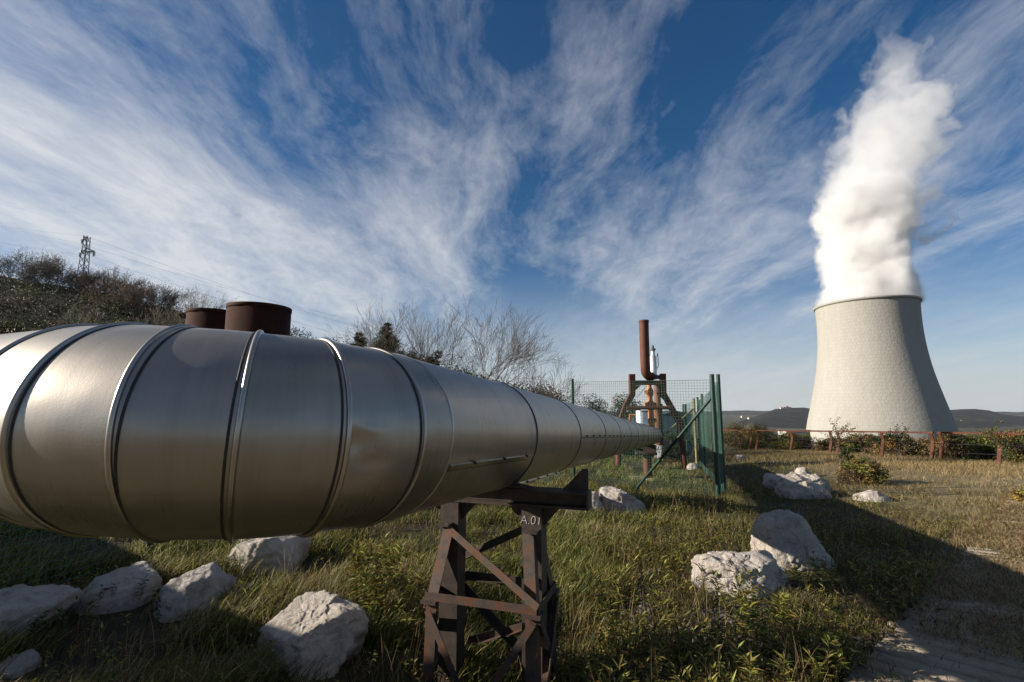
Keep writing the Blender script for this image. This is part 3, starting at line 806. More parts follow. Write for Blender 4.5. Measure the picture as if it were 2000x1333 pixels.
# right-hand run, seen end on
f3 = thing('wire_fence', Cn2, 'green wire mesh fence seen end on, its posts lined up behind the corner', 'fence', 'green wire fences around the well compound')
post(f3, Cn2, hC2, .058)
prev = Cn2; ph = hC2 * .92
RUN = [(1372, 22.0, 770), (1363.5, 25.5, 777)]
for px_, Y_, pt_ in RUN:
    q = at(px_, 800, Y_); q.z = Gs(q.x, q.y); hh = height_for(q, pt_)
    post(f3, q, hh, .05); wire_panel(f3, prev, q, ph, hh * .95, rad=.0026); prev = q; ph = hh * .95
ed = prev
wire_panel(f3, Cn, Cn2, hC * .93, hC2 * .93)
f4 = thing('wire_fence', ed, 'weathered fence of thin yellow-green posts beyond the wellhead', 'fence', 'green wire fences around the well compound')
for px_, Y_, pt_, mm in ((1356, 28, 779, 'green_pale'), (1339, 31, 790, 'green'), (1334.5, 32, 790, 'green'), (1157, 30, 785, 'green'), (1240, 31, 790, 'green')):
    q = at(px_, 800, Y_); q.z = Gs(q.x, q.y); post(f4, q, height_for(q, pt_), .07 if Y_ < 30 else .06, M[mm])
q0 = at(1356, 800, 28); q0.z = Gs(q0.x, q0.y); q1 = at(1334.5, 800, 32); q1.z = Gs(q1.x, q1.y)
wire_panel(f4, q0, q1, height_for(q0, 783), height_for(q1, 793), rad=.003)
b = MB(); b.tube([at(1353, 800, 27.5), at(1302, 846, 26)], .06, 8); b.build('brace', M['green_pale'], f4)

# ------------------------------------------------------------------ corten railings
Ra = ground(1955, 912); Rbq = ground(1470, 883)
print('rail', Ra, Rbq)
rdir = (Rbq - Ra); rdir.z = 0; rdir.normalize(); rperp = Vector((-rdir.y, rdir.x, 0))
if rperp.dot(Vector((0, -1, 0))) < 0: rperp = -rperp     # towards the camera
def rail_pt(px):
    r = ray(px, 900); dx, dy = r[0], r[1]
    # Ra + rdir*k = (dx,dy)*t
    det = rdir.x * (-dy) - rdir.y * (-dx)
    k = ((-Ra.x) * (-dy) - (-Ra.y) * (-dx)) / det
    return k
RH = height_for(Ra, 845)
def rp(k, h=0, out=0):
    p = Ra + rdir * k + rperp * out; p.z = Gs(Ra.x + rdir.x * k, Ra.y + rdir.y * k) * .15 + .85 * (Ra.z + (Rbq.z - Ra.z) * k / (Rbq - Ra).length) + h; return p
labs = ['corten railing section beside the green fence, ending in a bent plate post', 'corten railing section with three bent posts in front of the tower foot', 'corten railing section beyond the yellow-leaved bramble, below the tower middle', 'corten railing section running out past the tower shaded side']
for lab, posts_, ends in zip(labs, ([1469, 1395], [1482, 1549, 1626], [1640, 1727, 1824], [1842, 1955, 2100]), ((1471, 1390), (1480, 1629), (1637, 1829), (1838, 2150))):
    k0, k1 = rail_pt(ends[0]), rail_pt(ends[1])
    root = thing('corten_railing', rp((k0 + k1) / 2), lab, 'railing', 'rusty railings along the terrace edge')
    b = MB(); b.bar(rp(k0, RH - .045, .0), rp(k1, RH - .045, .0), .13, .09); b.build('top_rail', M['corten'], root)
    for px_ in posts_:
        k = rail_pt(px_); w2 = rdir * .075
        prof = [(.20, -.25), (.20, 0), (-.14, RH * .70), (.0, RH - .09), (.06, RH - .09), (-.07, RH * .70), (.28, 0), (.28, -.25)]
        b = MB(); b.prism([rp(k, z_, o_) - w2 for o_, z_ in prof], w2 * 2); b.build('post', M['corten'], root)
    for zz_ in (.35, .62):
        b = MB(); b.tube([rp(k0, RH * zz_, -.0), rp(k1, RH * zz_, .0)], .006, 4, cap=False); b.build('cable', M['steel_dark'], root)

# ------------------------------------------------------------------ cooling tower
TY = 205.0
tc = at(1713, 840, TY); MPX = 25 / 147.0
def tz(py): return at(1705, py, TY).z
prof = [(930, 180), (890, 166), (872, 160), (861, 155), (848, 149.5), (826, 144), (804, 137.5), (776, 129.5), (748, 121.8), (720, 115.2), (690, 110.2), (668, 107.8), (650, 106.6), (630, 106.2), (610, 106.6), (597, 107.3)]
prof = [(r_ * MPX, tz(y_)) for y_, r_ in prof]
top_z = prof[-1][1]; top_r = prof[-1][0]
# smooth the outline with a Catmull-Rom pass
pp = []
for i in range(len(prof) - 1):
    a0 = prof[max(i - 1, 0)]; a1 = prof[i]; a2 = prof[i + 1]; a3 = prof[min(i + 2, len(prof) - 1)]
    for k in range(6):
        q = k / 6
        pp.append(tuple(.5 * (2 * a1[j] + (a2[j] - a0[j]) * q + (2 * a0[j] - 5 * a1[j] + 4 * a2[j] - a3[j]) * q * q + (3 * a1[j] - a0[j] - 3 * a2[j] + a3[j]) * q ** 3) for j in (0, 1)))
pp.append(prof[-1])
gz = Gs(tc.x, tc.y)
tower = thing('cooling_tower', Vector((tc.x, tc.y, gz)), 'huge pale hyperbolic concrete cooling tower with steam rising from it', 'cooling tower')
NS = 160; ths = np.linspace(0, 2 * np.pi, NS + 1)
P = np.array([[(tc.x + r_ * math.cos(q), tc.y + r_ * math.sin(q), z_) for q in ths] for r_, z_ in pp])
UV = np.array([[(q * 20.0, z_) for q in ths] for r_, z_ in pp])
o = grid_mesh('shell', P, M['tower'], parent=tower, uv=UV.reshape(-1, 2))
b = MB(); b.lathe((tc.x, tc.y, top_z - .6), [(top_r - .02, 0), (top_r + .55, .12), (top_r + .6, .95), (top_r - .5, 1.0), (top_r - .9, .9), (top_r - .9, -14)], 160); b.build('rim', M['tower'], tower)
z_b = prof[0][1]
print('tower', tc, top_z, top_r, gz, z_b)
# low concrete building left of the tower foot
q = at(1553, 843, 190)
lb = thing('low_building', Vector((q.x, 190, Gs(q.x, 190))), 'low flat pale concrete building at the tower foot', 'building')
b = MB(); b.box((q.x, 191, q.z - 4), 9, 6, 8.4); b.build('wall', M['concrete'], lb)
b = MB(); b.box((q.x, 191, q.z + .4), 9.8, 6.8, .4); b.build('roof', M['galv'], lb)
# ------------------------------------------------------------------ boulders
def boulder(outline, label, seed, sub=5, depth=.85, group=None, sink=.12, rough=1.0, facets=9, name='boulder', gy=None):
    """outline: convex pixel outline of the visible stone, from which it gets its place and size"""
    rnd = random.Random(seed)
    xs = [p[0] for p in outline]; ys = [p[1] for p in outline]
    cx, byy, ty = (min(xs) + max(xs)) / 2, max(ys), min(ys)
    base = gy or ground(cx, byy)
    halfw = (max(xs) - min(xs)) / 2 / F * base.y
    Yc = base.y + halfw * depth * .8
    pts = [at(x, y, Yc) for x, y in outline]
    zlow = Gs(pts[0].x, Yc) - sink
    pts = [Vector((p.x, Yc, p.z if p.z > base.z + .15 * (at(cx, ty, Yc).z - base.z) else min(p.z, zlow))) for p in pts]
    C = Vector((sum(p.x for p in pts) / len(pts), Yc, (max(p.z for p in pts) + zlow) / 2))
    planes = []
    n = len(pts); area = sum(pts[i].x * pts[(i + 1) % n].z - pts[(i + 1) % n].x * pts[i].z for i in range(n))
    for i in range(n):
        a, b_ = pts[i], pts[(i + 1) % n]; e = b_ - a
        nr = Vector((e.z, 0, -e.x)) * (1 if area > 0 else -1)
        if nr.length < 1e-5: continue
        nr.normalize(); nr = (nr + Vector((0, rnd.uniform(-.35, .25), 0))).normalized()
        planes.append((nr, max(.02, nr.dot((a + b_) / 2 - C))))
    for k in range(facets):
        q = rnd.uniform(-.75, .75); el = rnd.uniform(.02, .6)
        nr = Vector((math.sin(q) * math.cos(el), -math.cos(q) * math.cos(el), math.sin(el)))
        planes.append((nr, halfw * depth * rnd.uniform(.85, 1.1)))
    for k in range(5):
        q = rnd.uniform(-.7, .7); el = rnd.uniform(-.3, .5)
        planes.append((Vector((math.sin(q) * math.cos(el), math.cos(q) * math.cos(el), math.sin(el))), halfw * depth * rnd.uniform(.7, 1.0)))
    import bmesh
    bm = bmesh.new(); bmesh.ops.create_icosphere(bm, subdivisions=sub, radius=1)
    sc_ = halfw; sd = Vector((seed * 3.7, seed * 1.3, seed * 2.1))
    for v in bm.verts:
        d = v.co.normalized(); r = 1e9
        for nr, dd in planes:
            k = nr.dot(d)
            if k > .05: r = min(r, dd / k)
        r = min(r, halfw * 2.2)
        q = d * 1.0
        p = C + d * r
        lp = (p - C) / sc_
        disp = mn.fractal(lp * 1.5 + sd, 1.0, 2.0, 4) * .06
        q3 = lp * 2.1 + sd; dv, pv = mn.voronoi(q3); cv = mn.cell_vector(pv[0] * 31.7)
        disp += (cv - Vector((.5, .5, .5))).dot(q3 - pv[0]) * .12 - max(0, .10 - (dv[1] - dv[0])) * .25
        q4 = lp * 5.3 + sd; dv, pv = mn.voronoi(q4); cv = mn.cell_vector(pv[0] * 17.3)
        disp += (cv - Vector((.5, .5, .5))).dot(q4 - pv[0]) * .055
        disp += (mn.ridged_multi_fractal(lp * 1.3 + sd, 1.0, 2.1, 5, 1.0, 2.0) - 1.2) * .03 + mn.noise(lp * 15 + sd) * .012 + mn.noise(lp * 34 + sd) * .006
        v.co = p + d * disp * sc_ * rough
    bmesh.ops.recalc_face_normals(bm, faces=bm.faces)
    org = Vector((C.x, C.y, zlow + sink))
    for v in bm.verts: v.co -= org
    for f in bm.faces: f.smooth = True
    me = bpy.data.meshes.new(name); bm.to_mesh(me); bm.free(); me.materials.append(M['rock'])
    o = bpy.data.objects.new(name, me); COL.objects.link(o); o.location = org
    tag(o, label, 'boulder', group or 'pale limestone boulders in the grass')
    BOULD.append((C.x, C.y, halfw))
    return o
BOULD = []
boulder([(497, 1262), (505, 1240), (540, 1208), (590, 1171), (618, 1168), (655, 1180), (682, 1174), (716, 1214), (712, 1240), (690, 1296), (640, 1312), (560, 1308), (505, 1285)], 'large jagged pale boulder left of the near pipe trestle', 3, 6, depth=.7)
boulder([(312, 1162), (330, 1138), (360, 1120), (412, 1114), (432, 1128), (441, 1152), (435, 1172), (405, 1200), (340, 1208), (316, 1190)], 'rounded grey-white boulder standing between two others under the pipe bend', 8, 5)
boulder([(163, 1190), (172, 1150), (205, 1120), (240, 1112), (300, 1126), (306, 1140), (285, 1180), (220, 1196)], 'lumpy pale boulder with one shaded end beside the rounded boulder', 12, 5)
boulder([(-60, 1240), (-40, 1165), (10, 1148), (70, 1153), (134, 1164), (120, 1190), (60, 1236), (-20, 1256)], 'wide flat-topped pale boulder cut by the left picture edge', 17, 5)
boulder([(428, 1112), (455, 1078), (492, 1050), (560, 1040), (590, 1048), (598, 1074), (580, 1102), (500, 1122), (440, 1122)], 'big sloping white boulder just below the pipe in the bright grass', 21, 5)
boulder([(463, 1062), (470, 1050), (500, 1044), (530, 1050), (528, 1066), (470, 1070)], 'small stone peeping out behind the sloping white boulder', 24, 4)
boulder([(1172, 975), (1176, 948), (1190, 945), (1205, 954), (1232, 952), (1252, 968), (1259, 996), (1240, 1004), (1190, 1002), (1174, 990)], 'sharp bright white boulder at the foot of the fence brace', 29, 5, rough=1.3)
boulder([(1082, 995), (1095, 972), (1130, 964), (1165, 962), (1178, 985), (1172, 1002), (1110, 1006)], 'low pinkish boulder partly behind the trestle beam', 33, 5)
boulder([(1490, 945), (1495, 932), (1512, 926), (1540, 928), (1548, 944), (1530, 955), (1500, 955)], 'smooth boulder at the left of the shaded boulder cluster', 37, 5, rough=1.3)
boulder([(1525, 955), (1538, 938), (1560, 930), (1585, 940), (1608, 962), (1604, 974), (1560, 975), (1530, 968)], 'front boulder of the shaded cluster, half in the pipe shadow', 41, 5, rough=1.4)
boulder([(1566, 945), (1575, 930), (1592, 926), (1610, 935), (1623, 955), (1610, 964), (1580, 962)], 'bright boulder at the back right of the cluster', 45, 5, rough=1.5)
boulder([(1554, 928), (1560, 915), (1572, 913), (1581, 922), (1580, 934), (1558, 934)], 'smallest tan stone on top of the cluster', 49, 4)
boulder([(1668, 974), (1680, 964), (1706, 957), (1722, 966), (1734, 976), (1715, 981), (1672, 980)], 'small low white rock alone in the straw-coloured grass', 53, 4)
boulder([(1475, 1060), (1478, 1030), (1487, 1006), (1540, 999), (1565, 1008), (1585, 1040), (1611, 1080), (1612, 1100), (1570, 1110), (1490, 1100), (1475, 1085)], 'tall pale boulder crossed by the diagonal shadow edge', 57, 6, depth=.75)
boulder([(1357, 1130), (1358, 1100), (1372, 1088), (1420, 1086), (1470, 1083), (1512, 1090), (1535, 1130), (1538, 1158), (1480, 1166), (1390, 1166), (1362, 1152)], 'broad white boulder in front of the tall one behind leafy weeds', 61, 6, depth=.7)
boulder([(-30, 1322), (-10, 1300), (30, 1288), (62, 1298), (66, 1314), (30, 1328)], 'dim boulder lying deep in the shadow in the near corner', 66, 4)
boulder([(1340, 912), (1350, 906), (1362, 908), (1366, 916), (1345, 918)], 'tiny white stone in the grass inside the compound', 69, 3)
boulder([(1436, 893), (1444, 889), (1456, 890), (1458, 898), (1440, 899)], 'tiny pale stone on the straw strip by the corner post', 71, 3)

# ------------------------------------------------------------------ old boardwalk
pa = ground(1643, 1333); pb = ground(1985, 968)
pdir = Vector((pb.x - pa.x, pb.y - pa.y, 0)).normalized(); pper = Vector((pdir.y, -pdir.x, 0))
PW = 3.2
def path_uv(x, y):
    dx, dy = x - pa.x, y - pa.y
    return dx * pdir.x + dy * pdir.y, dx * pper.x + dy * pper.y
Vs, Ls, UVs = [], [], []
rb = random.Random(5); k = -3.0; Lp = (pb - pa).length + 1.0
while k < Lp:
    wv = rb.uniform(.17, .22); e0 = rb.uniform(-.06, .05); e1 = PW + rb.uniform(-.1, .1); dzb = rb.uniform(-.006, .006)
    nseg = 6; base = len(Vs)
    for i in range(nseg + 1):
        q = e0 + (e1 - e0) * i / nseg
        for kk in (k, k + wv - .012):
            p = pa + pdir * kk + pper * q; z = Gs(p.x, p.y)
            for top in (1, 0):
                Vs.append((p.x, p.y, z + (.035 + dzb if top else -.08))); UVs.append((q + k * 3.1, kk))
    for i in range(nseg):
        a = base + 4 * i; c = a + 4
        Ls += [(a, c, c + 2, a + 2), (a, a + 1, c + 1, c), (a + 2, c + 2, c + 3, a + 3)]
    a = base; Ls.append((a, a + 2, a + 3, a + 1))
    k += wv
path = raw_mesh('path', Vs, Ls, np.full(len(Ls), 4), M['board'], uv=UVs)
tag(path, 'weathered grey board path overgrown with dry grass', 'path', kind='structure')

# ------------------------------------------------------------------ grass and weeds
def blades(name, X, Y, Hh, Wd, lean, leandir, col, label, cat, zoff=-.01, mat='blade'):
    n = len(X); Z = G(X, Y) + zoff
    face = RNG.uniform(0, 2 * np.pi, n); wx, wy = np.cos(face) * Wd / 2, np.sin(face) * Wd / 2
    lx, ly = np.cos(leandir) * lean, np.sin(leandir) * lean
    V = np.zeros((n, 7, 3), np.float32)
    for j, (f, wd) in enumerate(((0, 1), (.45, .85), (.8, .5))):
        ox, oy = lx * f ** 1.8, ly * f ** 1.8; hz = Hh * f * np.sqrt(np.clip(1 - (lean / np.maximum(Hh, .01) * .5 * f) ** 2, .25, 1))
        V[:, 2 * j] = np.stack([X + ox - wx * wd, Y + oy - wy * wd, Z + hz], -1)
        V[:, 2 * j + 1] = np.stack([X + ox + wx * wd, Y + oy + wy * wd, Z + hz], -1)
    V[:, 6] = np.stack([X + lx, Y + ly, Z + Hh * np.sqrt(np.clip(1 - (lean / np.maximum(Hh, .01) * .5) ** 2, .25, 1))], -1)
    b = (np.arange(n) * 7)[:, None]
    loops = np.concatenate([b + np.array([[0, 1, 3, 2]]), b + np.array([[2, 3, 5, 4]]), b + np.array([[4, 5, 6]])], 1)
    counts = np.tile([4, 4, 3], n)
    C = np.repeat(col[:, None, :], 7, 1)
    o = raw_mesh(name, V.reshape(-1, 3), loops, counts, M[mat], C.reshape(-1, 3))
    return tag(o, label, cat, kind='stuff')

def scatter(n, r0, r1, az0=-60, az1=60, p=1.0):
    u = RNG.uniform(0, 1, n); r = r0 * (r1 / r0) ** (u ** p)
    a = np.radians(RNG.uniform(az0, az1, n)); return r * np.sin(a), r * np.cos(a), r

def keep_out(X, Y):
    k = np.ones(len(X), bool)
    for bx, by, hw in BOULD: k &= ((X - bx) ** 2 + (Y - by) ** 2 > (hw * .74) ** 2) & ~((np.abs(X - bx * Y / by) < hw * .6) & (Y < by) & (Y > by - hw * .95))
    return k

def on_path(X, Y):
    u, v = path_uv(X, Y); return (v > .03) & (v < PW) & (u < Lp)

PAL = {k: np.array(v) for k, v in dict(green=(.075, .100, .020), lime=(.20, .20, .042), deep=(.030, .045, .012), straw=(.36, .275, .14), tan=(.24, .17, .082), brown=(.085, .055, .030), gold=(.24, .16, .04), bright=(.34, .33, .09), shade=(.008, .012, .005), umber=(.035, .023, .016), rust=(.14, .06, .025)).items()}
def mixcol(ws, n):
    names = list(ws); pr = np.array([ws[k] for k in names]); pr = pr / pr.sum()
    i = RNG.choice(len(names), n, p=pr); c = np.array([PAL[k] for k in names])[i]
    return c * RNG.uniform(.7, 1.3, (n, 1)) * RNG.uniform(.92, 1.08, (n, 3))

bb = lambda X, Y: X * DY - Y * DX
# lush blown grass on the pipe's far side and beyond
X, Y, r = scatter(400000, 2.4, 42, -62, 34, .8)
cl = fbm(X * 1.3, Y * 1.3, 21, 4)
left = 1 - sstep(-1.9, -.6, bb(X, Y) - .10 * np.clip(Y - 4, 0, 12) + 1.2 * (fbm(X * .5, Y * .5, 5, 3) - .5))
k = (RNG.uniform(0, 1, len(X)) < left * (sstep(.42, .60, cl) * 1.1 + .06)) & keep_out(X, Y) & ~on_path(X, Y)
X, Y, r, cl = X[k], Y[k], r[k], cl[k]; n = len(X)
Hh = RNG.uniform(.09, .27, n) * (.50 + 1.5 * (cl - .3)) * (1 + .3 * fbm(X * .3, Y * .3, 8, 2)); Wd = .0058 * (1 + r * .08) * RNG.uniform(.7, 1.4, n)
ln = Hh * RNG.uniform(.35, 1.05, n); ldir = RNG.normal(.15, 1.0, n) + 4.0 * (fbm(X * 1.6, Y * 1.6, 19, 2) - .4)
dry = fbm(X * .7, Y * .7, 31, 3)
col = mixcol(dict(green=4.4, lime=3.4, bright=.9, deep=3.0, straw=.7, tan=.7), n); dcol = mixcol(dict(straw=3, tan=3, lime=2, brown=1), n)
col = np.where((RNG.uniform(0, 1, n) < sstep(.50, .68, dry) * .6)[:, None], dcol, col)
blades('grass', X, Y, Hh, Wd, ln, ldir, col, 'long green grass blown over to one side behind the trestle', 'grass')
print('grass', n)
# short mixed growth in the middle and right
X, Y, r = scatter(420000, 2.2, 40, -30, 60, .85)
right = sstep(-2.0, -.9, bb(X, Y) - .10 * np.clip(Y - 4, 0, 12) + 1.2 * (fbm(X * .5, Y * .5, 5, 3) - .5))
cl = fbm(X * 1.7, Y * 1.7, 41, 4); k = (RNG.uniform(0, 1, len(X)) < right * (.06 + .80 * sstep(.40, .62, cl))) & keep_out(X, Y) & ~on_path(X, Y)
X, Y, r, cl = X[k], Y[k], r[k], cl[k]; n = len(X)
dr = sstep(1.6, 5.0, bb(X, Y) - .06 * Y + 3.0 * (fbm(X * .35, Y * .35, 51, 3) - .5))
Hh = RNG.uniform(.05, .20, n) * (.75 + .7 * (cl - .3)) * (1 - .25 * dr); Wd = .0034 * (1 + r * .11) * RNG.uniform(.7, 1.4, n)
ln = Hh * RNG.uniform(.2, 1.0, n); ldir = RNG.uniform(-math.pi, math.pi, n) * .7
col = mixcol(dict(green=3, lime=2.2, deep=2.2, straw=1.1, tan=1.4, brown=1.6, gold=.8), n); dcol = mixcol(dict(straw=4, tan=4, brown=1.2, lime=.8, green=.6), n)
col = np.where((RNG.uniform(0, 1, n) < .06 + .86 * dr)[:, None], dcol, col)
blades('short_grass', X, Y, Hh, Wd, ln, ldir, col, 'short patchy grass turning straw-coloured towards the railing', 'grass')
print('short', n)
# dry thatch lying over the boards
U = RNG.uniform(-2.5, Lp, 190000); Vv = RNG.uniform(-.2, PW + .2, 190000)
X = pa.x + pdir.x * U + pper.x * Vv; Y = pa.y + pdir.y * U + pper.y * Vv
cl = fbm(X * 1.1 + Y * .4, Y * 1.6, 61, 4); k = (RNG.uniform(0, 1, len(X)) < sstep(.32, .47, cl) * .95 + .08) & (Y > 1.5)
X, Y = X[k], Y[k]; n = len(X); r = np.hypot(X, Y)
Hh = RNG.uniform(.02, .09, n); Wd = .0038 * (1 + r * .10) * RNG.uniform(.7, 1.3, n); ln = RNG.uniform(.03, .12, n)
blades('dry_thatch', X, Y, Hh, Wd, ln, RNG.uniform(-3.14, 3.14, n), mixcol(dict(straw=3, tan=4, brown=2.5, green=.6), n), 'dry matted grass lying over the weathered boards', 'dry grass', zoff=.03)
# straw terrace along the railing
K = RNG.uniform(-9, 14, 130000); O = RNG.normal(1.4, 2.6, 130000)
X = Ra.x + rdir.x * K + rperp.x * O; Y = Ra.y + rdir.y * K + rperp.y * O
k = (RNG.uniform(0, 1, len(X)) < sstep(.3, .5, fbm(X * .8, Y * .8, 71, 3)) + .2) & ~on_path(X, Y); X, Y = X[k], Y[k]; n = len(X)
Hh = RNG.uniform(.08, .30, n) * (1 + .8 * (fbm(X * .6, Y * .6, 77, 2) - .4))
blades('straw_grass', X, Y, Hh, np.full(n, .013) * RNG.uniform(.6, 1.4, n), Hh * RNG.uniform(.2, .9, n), RNG.uniform(-3.14, 3.14, n), mixcol(dict(straw=5, tan=3.5, brown=.6, lime=.7), n), 'pale straw grass along the rusty railing', 'dry grass')

# flattened dead litter in the gaps
X, Y, r = scatter(90000, 2.2, 24, -50, 58, .9); k = keep_out(X, Y) & (fbm(X * 1.2, Y * 1.2, 33, 4) > .45) & ~on_path(X, Y); X, Y, r = X[k], Y[k], r[k]; n = len(X)
blades('dead_litter', X, Y, RNG.uniform(.01, .05, n), .004 * (1 + r * .09) * RNG.uniform(.7, 1.4, n), RNG.uniform(.04, .16, n), RNG.uniform(-3.14, 3.14, n), mixcol(dict(tan=3, brown=3, straw=2, umber=2), n), 'flattened dead grass litter between the weeds', 'dead grass', zoff=.005)

def leaf_quads(C, D, N, L, Wd, col):
    """folded pointed leaves: base C, direction D, normal N"""
    n = len(C); D = D / np.linalg.norm(D, axis=1, keepdims=True); S = np.cross(D, N); S /= np.linalg.norm(S, axis=1, keepdims=True) + 1e-9
    U = np.cross(S, D); L = np.broadcast_to(L, n)[:, None]; Wd = np.broadcast_to(Wd, n)[:, None]
    V = np.stack([C, C + D * L * .45 + S * Wd / 2 + U * Wd * .18, C + D * L - U * L * .12, C + D * L * .45 - S * Wd / 2 + U * Wd * .18], 1)
    b = (np.arange(n) * 4)[:, None]
    loops = np.concatenate([b + np.array([[0, 1, 2]]), b + np.array([[0, 2, 3]])], 1)
    return V.reshape(-1, 3), loops.reshape(-1), np.full(2 * n, 3), np.repeat(col, 4, 0)

def rand_dir(n):
    v = RNG.normal(0, 1, (n, 3)); return v / np.linalg.norm(v, axis=1, keepdims=True)

def cat_mesh(name, chunks, mat, parent=None):
    V = []; Lp_ = []; Ct = []; Cc = []; o = 0
    for v, l, c, cc in chunks:
        V.append(v); Lp_.append(np.asarray(l) + o); Ct.append(c); Cc.append(cc); o += len(v)
    return raw_mesh(name, np.concatenate(V), np.concatenate(Lp_), np.concatenate(Ct), mat, np.concatenate(Cc), parent=parent)

def weed_chunks(X, Y, Hs, leaves, L, Wd, pal, stemcol=(.09, .06, .03)):
    ch = []
    n = len(X); Z = G(X, Y); tilt = RNG.normal(0, .18, (n, 2))
    idx = np.repeat(np.arange(n), leaves); m = len(idx); f = RNG.uniform(.12, 1.0, m) ** .8
    base = np.stack([X[idx] + tilt[idx, 0] * Hs[idx] * f, Y[idx] + tilt[idx, 1] * Hs[idx] * f, Z[idx] + Hs[idx] * f], -1)
    a = RNG.uniform(0, 2 * np.pi, m); upz = RNG.uniform(-.25, .9, m) + .7 * (f > .9)
    D = np.stack([np.cos(a), np.sin(a), upz], -1); N = np.stack([-np.cos(a) * upz, -np.sin(a) * upz, np.ones(m)], -1)
    col = mixcol(pal, m)
    ch.append(leaf_quads(base, D, N, L * RNG.uniform(.6, 1.25, m), Wd * RNG.uniform(.7, 1.2, m), col))
    # stems as thin crossed strips
    for q in (0, 1):
        dx, dy = (.0022, 0) if q == 0 else (0, .0022)
        V = np.stack([np.stack([X - dx, Y - dy, Z - .02], -1), np.stack([X + dx, Y + dy, Z - .02], -1), np.stack([X + tilt[:, 0] * Hs + dx * .4, Y + tilt[:, 1] * Hs + dy * .4, Z + Hs], -1), np.stack([X + tilt[:, 0] * Hs - dx * .4, Y + tilt[:, 1] * Hs - dy * .4, Z + Hs], -1)], 1)
        ch.append((V.reshape(-1, 3), np.arange(4 * n), np.full(n, 4), np.tile(np.array(stemcol), (4 * n, 1))))
    return ch
# low leafy weeds as ground cover
X, Y, r = scatter(34000, 2.3, 20, -56, 54, .9)
cl = fbm(X * .9, Y * .9, 81, 3); right = sstep(-2.2, -.9, bb(X, Y) - .1 * np.clip(Y - 4, 0, 12)); dr = sstep(3.5, 8, bb(X, Y))
k = (RNG.uniform(0, 1, len(X)) < (.30 + .70 * right) * (.12 + .75 * sstep(.40, .60, cl)) * (1 - .7 * dr) + .03) & keep_out(X, Y) & ~on_path(X, Y)
X, Y = X[k], Y[k]; n = len(X)
ch = weed_chunks(X, Y, RNG.uniform(.05, .24, n), 11, .052, .016, dict(green=2.2, lime=3.4, bright=2.0, deep=.8, brown=1.8, gold=1.8, tan=1.0))
tag(cat_mesh('weeds', ch, M['leaf']), 'low leafy weeds with yellowing leaves among the stones', 'weeds', kind='stuff')
# taller weeds with long pointed leaves between the trestle and the boards
X, Y, r = scatter(1500, 2.6, 9, -14, 44, 1.0)
k = (fbm(X * 1.1, Y * 1.1, 85, 3) > .42) & keep_out(X, Y) & ~on_path(X, Y) & (bb(X, Y) > -1.3 + .08 * Y) & (bb(X, Y) < 2.6); X, Y = X[k][:420], Y[k][:420]; n = len(X)
ch = weed_chunks(X, Y, RNG.uniform(.14, .36, n), 16, .085, .019, dict(green=2.4, lime=4, bright=1.8, gold=2.0, brown=1.4))
tag(cat_mesh('tall_weeds', ch, M['leaf']), 'taller pointed-leaf weeds between the trestle and the board path', 'weeds', kind='stuff')
# brown dead stalks
X, Y, r = scatter(11000, 2.3, 26, -40, 56, .9); k = keep_out(X, Y) & ~on_path(X, Y) & (fbm(X * .8, Y * .8, 91, 3) > .44); X, Y = X[k], Y[k]; n = len(X); r = np.hypot(X, Y)
Hh = RNG.uniform(.18, .48, n)
blades('dead_stalks', X, Y, Hh, .0028 * (1 + r * .08), Hh * RNG.uniform(.05, .5, n), RNG.uniform(-3.14, 3.14, n), mixcol(dict(brown=3, tan=3, straw=2), n), 'thin brown dead stalks standing in the grass', 'dead stalks')

def leafy_plant(px, py, h, label, stems=5, pal=None, L=.085, spread=.10, leaves=20, group='taller leafy weeds near the boulders', Wd=.022):
    p = ground(px, py); n = stems
    X = p.x + RNG.normal(0, spread, n); Y = p.y + RNG.normal(0, spread, n); Hs = h * RNG.uniform(.7, 1.05, n)
    root = thing('leafy_weed', p, label, 'plant', group)
    ch = weed_chunks(X, Y, Hs, leaves, L, Wd, pal or dict(lime=4, green=3, gold=1.2))
    cat_mesh('foliage', ch, M['leaf'], root)
leafy_plant(1455, 1215, .42, 'yellow-green pointed-leaf weed in front of the broad white boulder', 7, L=.10, spread=.14, leaves=24)
leafy_plant(1545, 1245, .34, 'bright weed with long leaves right of the broad white boulder', 5, L=.12, leaves=18)
leafy_plant(1480, 1275, .32, 'pale green weed spreading among pebbles below the boulders', 5, L=.11, spread=.12, leaves=20)
leafy_plant(1290, 1060, .45, 'yellow-green weed left of the tall shadow-crossed boulder', 8, L=.09, spread=.22, leaves=18)
leafy_plant(1385, 1075, .5, 'tall reddish-leaved weed behind the broad boulder', 9, dict(gold=3, brown=2, lime=2, green=1), spread=.22, leaves=20)
leafy_plant(1600, 1150, .3, 'small weed with yellow tips beside the shadow edge', 4, L=.08, leaves=14)
leafy_plant(735, 1190, .60, 'bushy yellow-green weed behind the large jagged boulder', 30, dict(lime=4, gold=2, bright=2, green=2), L=.085, spread=.20, leaves=34, Wd=.026)
leafy_plant(770, 1265, .3, 'fresh green weed between the jagged boulder and the trestle', 5, dict(lime=5, green=2), L=.09, leaves=16)
leafy_plant(965, 1130, .35, 'light green weed seen through the trestle braces', 6, dict(lime=5, green=2), L=.10, spread=.16, leaves=18)
leafy_plant(1250, 1290, .28, 'broad-leaved weed right of the trestle in the pebbly ground', 5, L=.09, spread=.12)
leafy_plant(1345, 1290, .25, 'low rosette of strap leaves in the pebbly ground', 4, dict(lime=4, green=2), L=.13, spread=.05, Wd=.014)
leafy_plant(1690, 1225, .26, 'reddish tangle of weeds at the edge of the boards', 8, dict(brown=3, gold=2, green=2), L=.05, spread=.2)
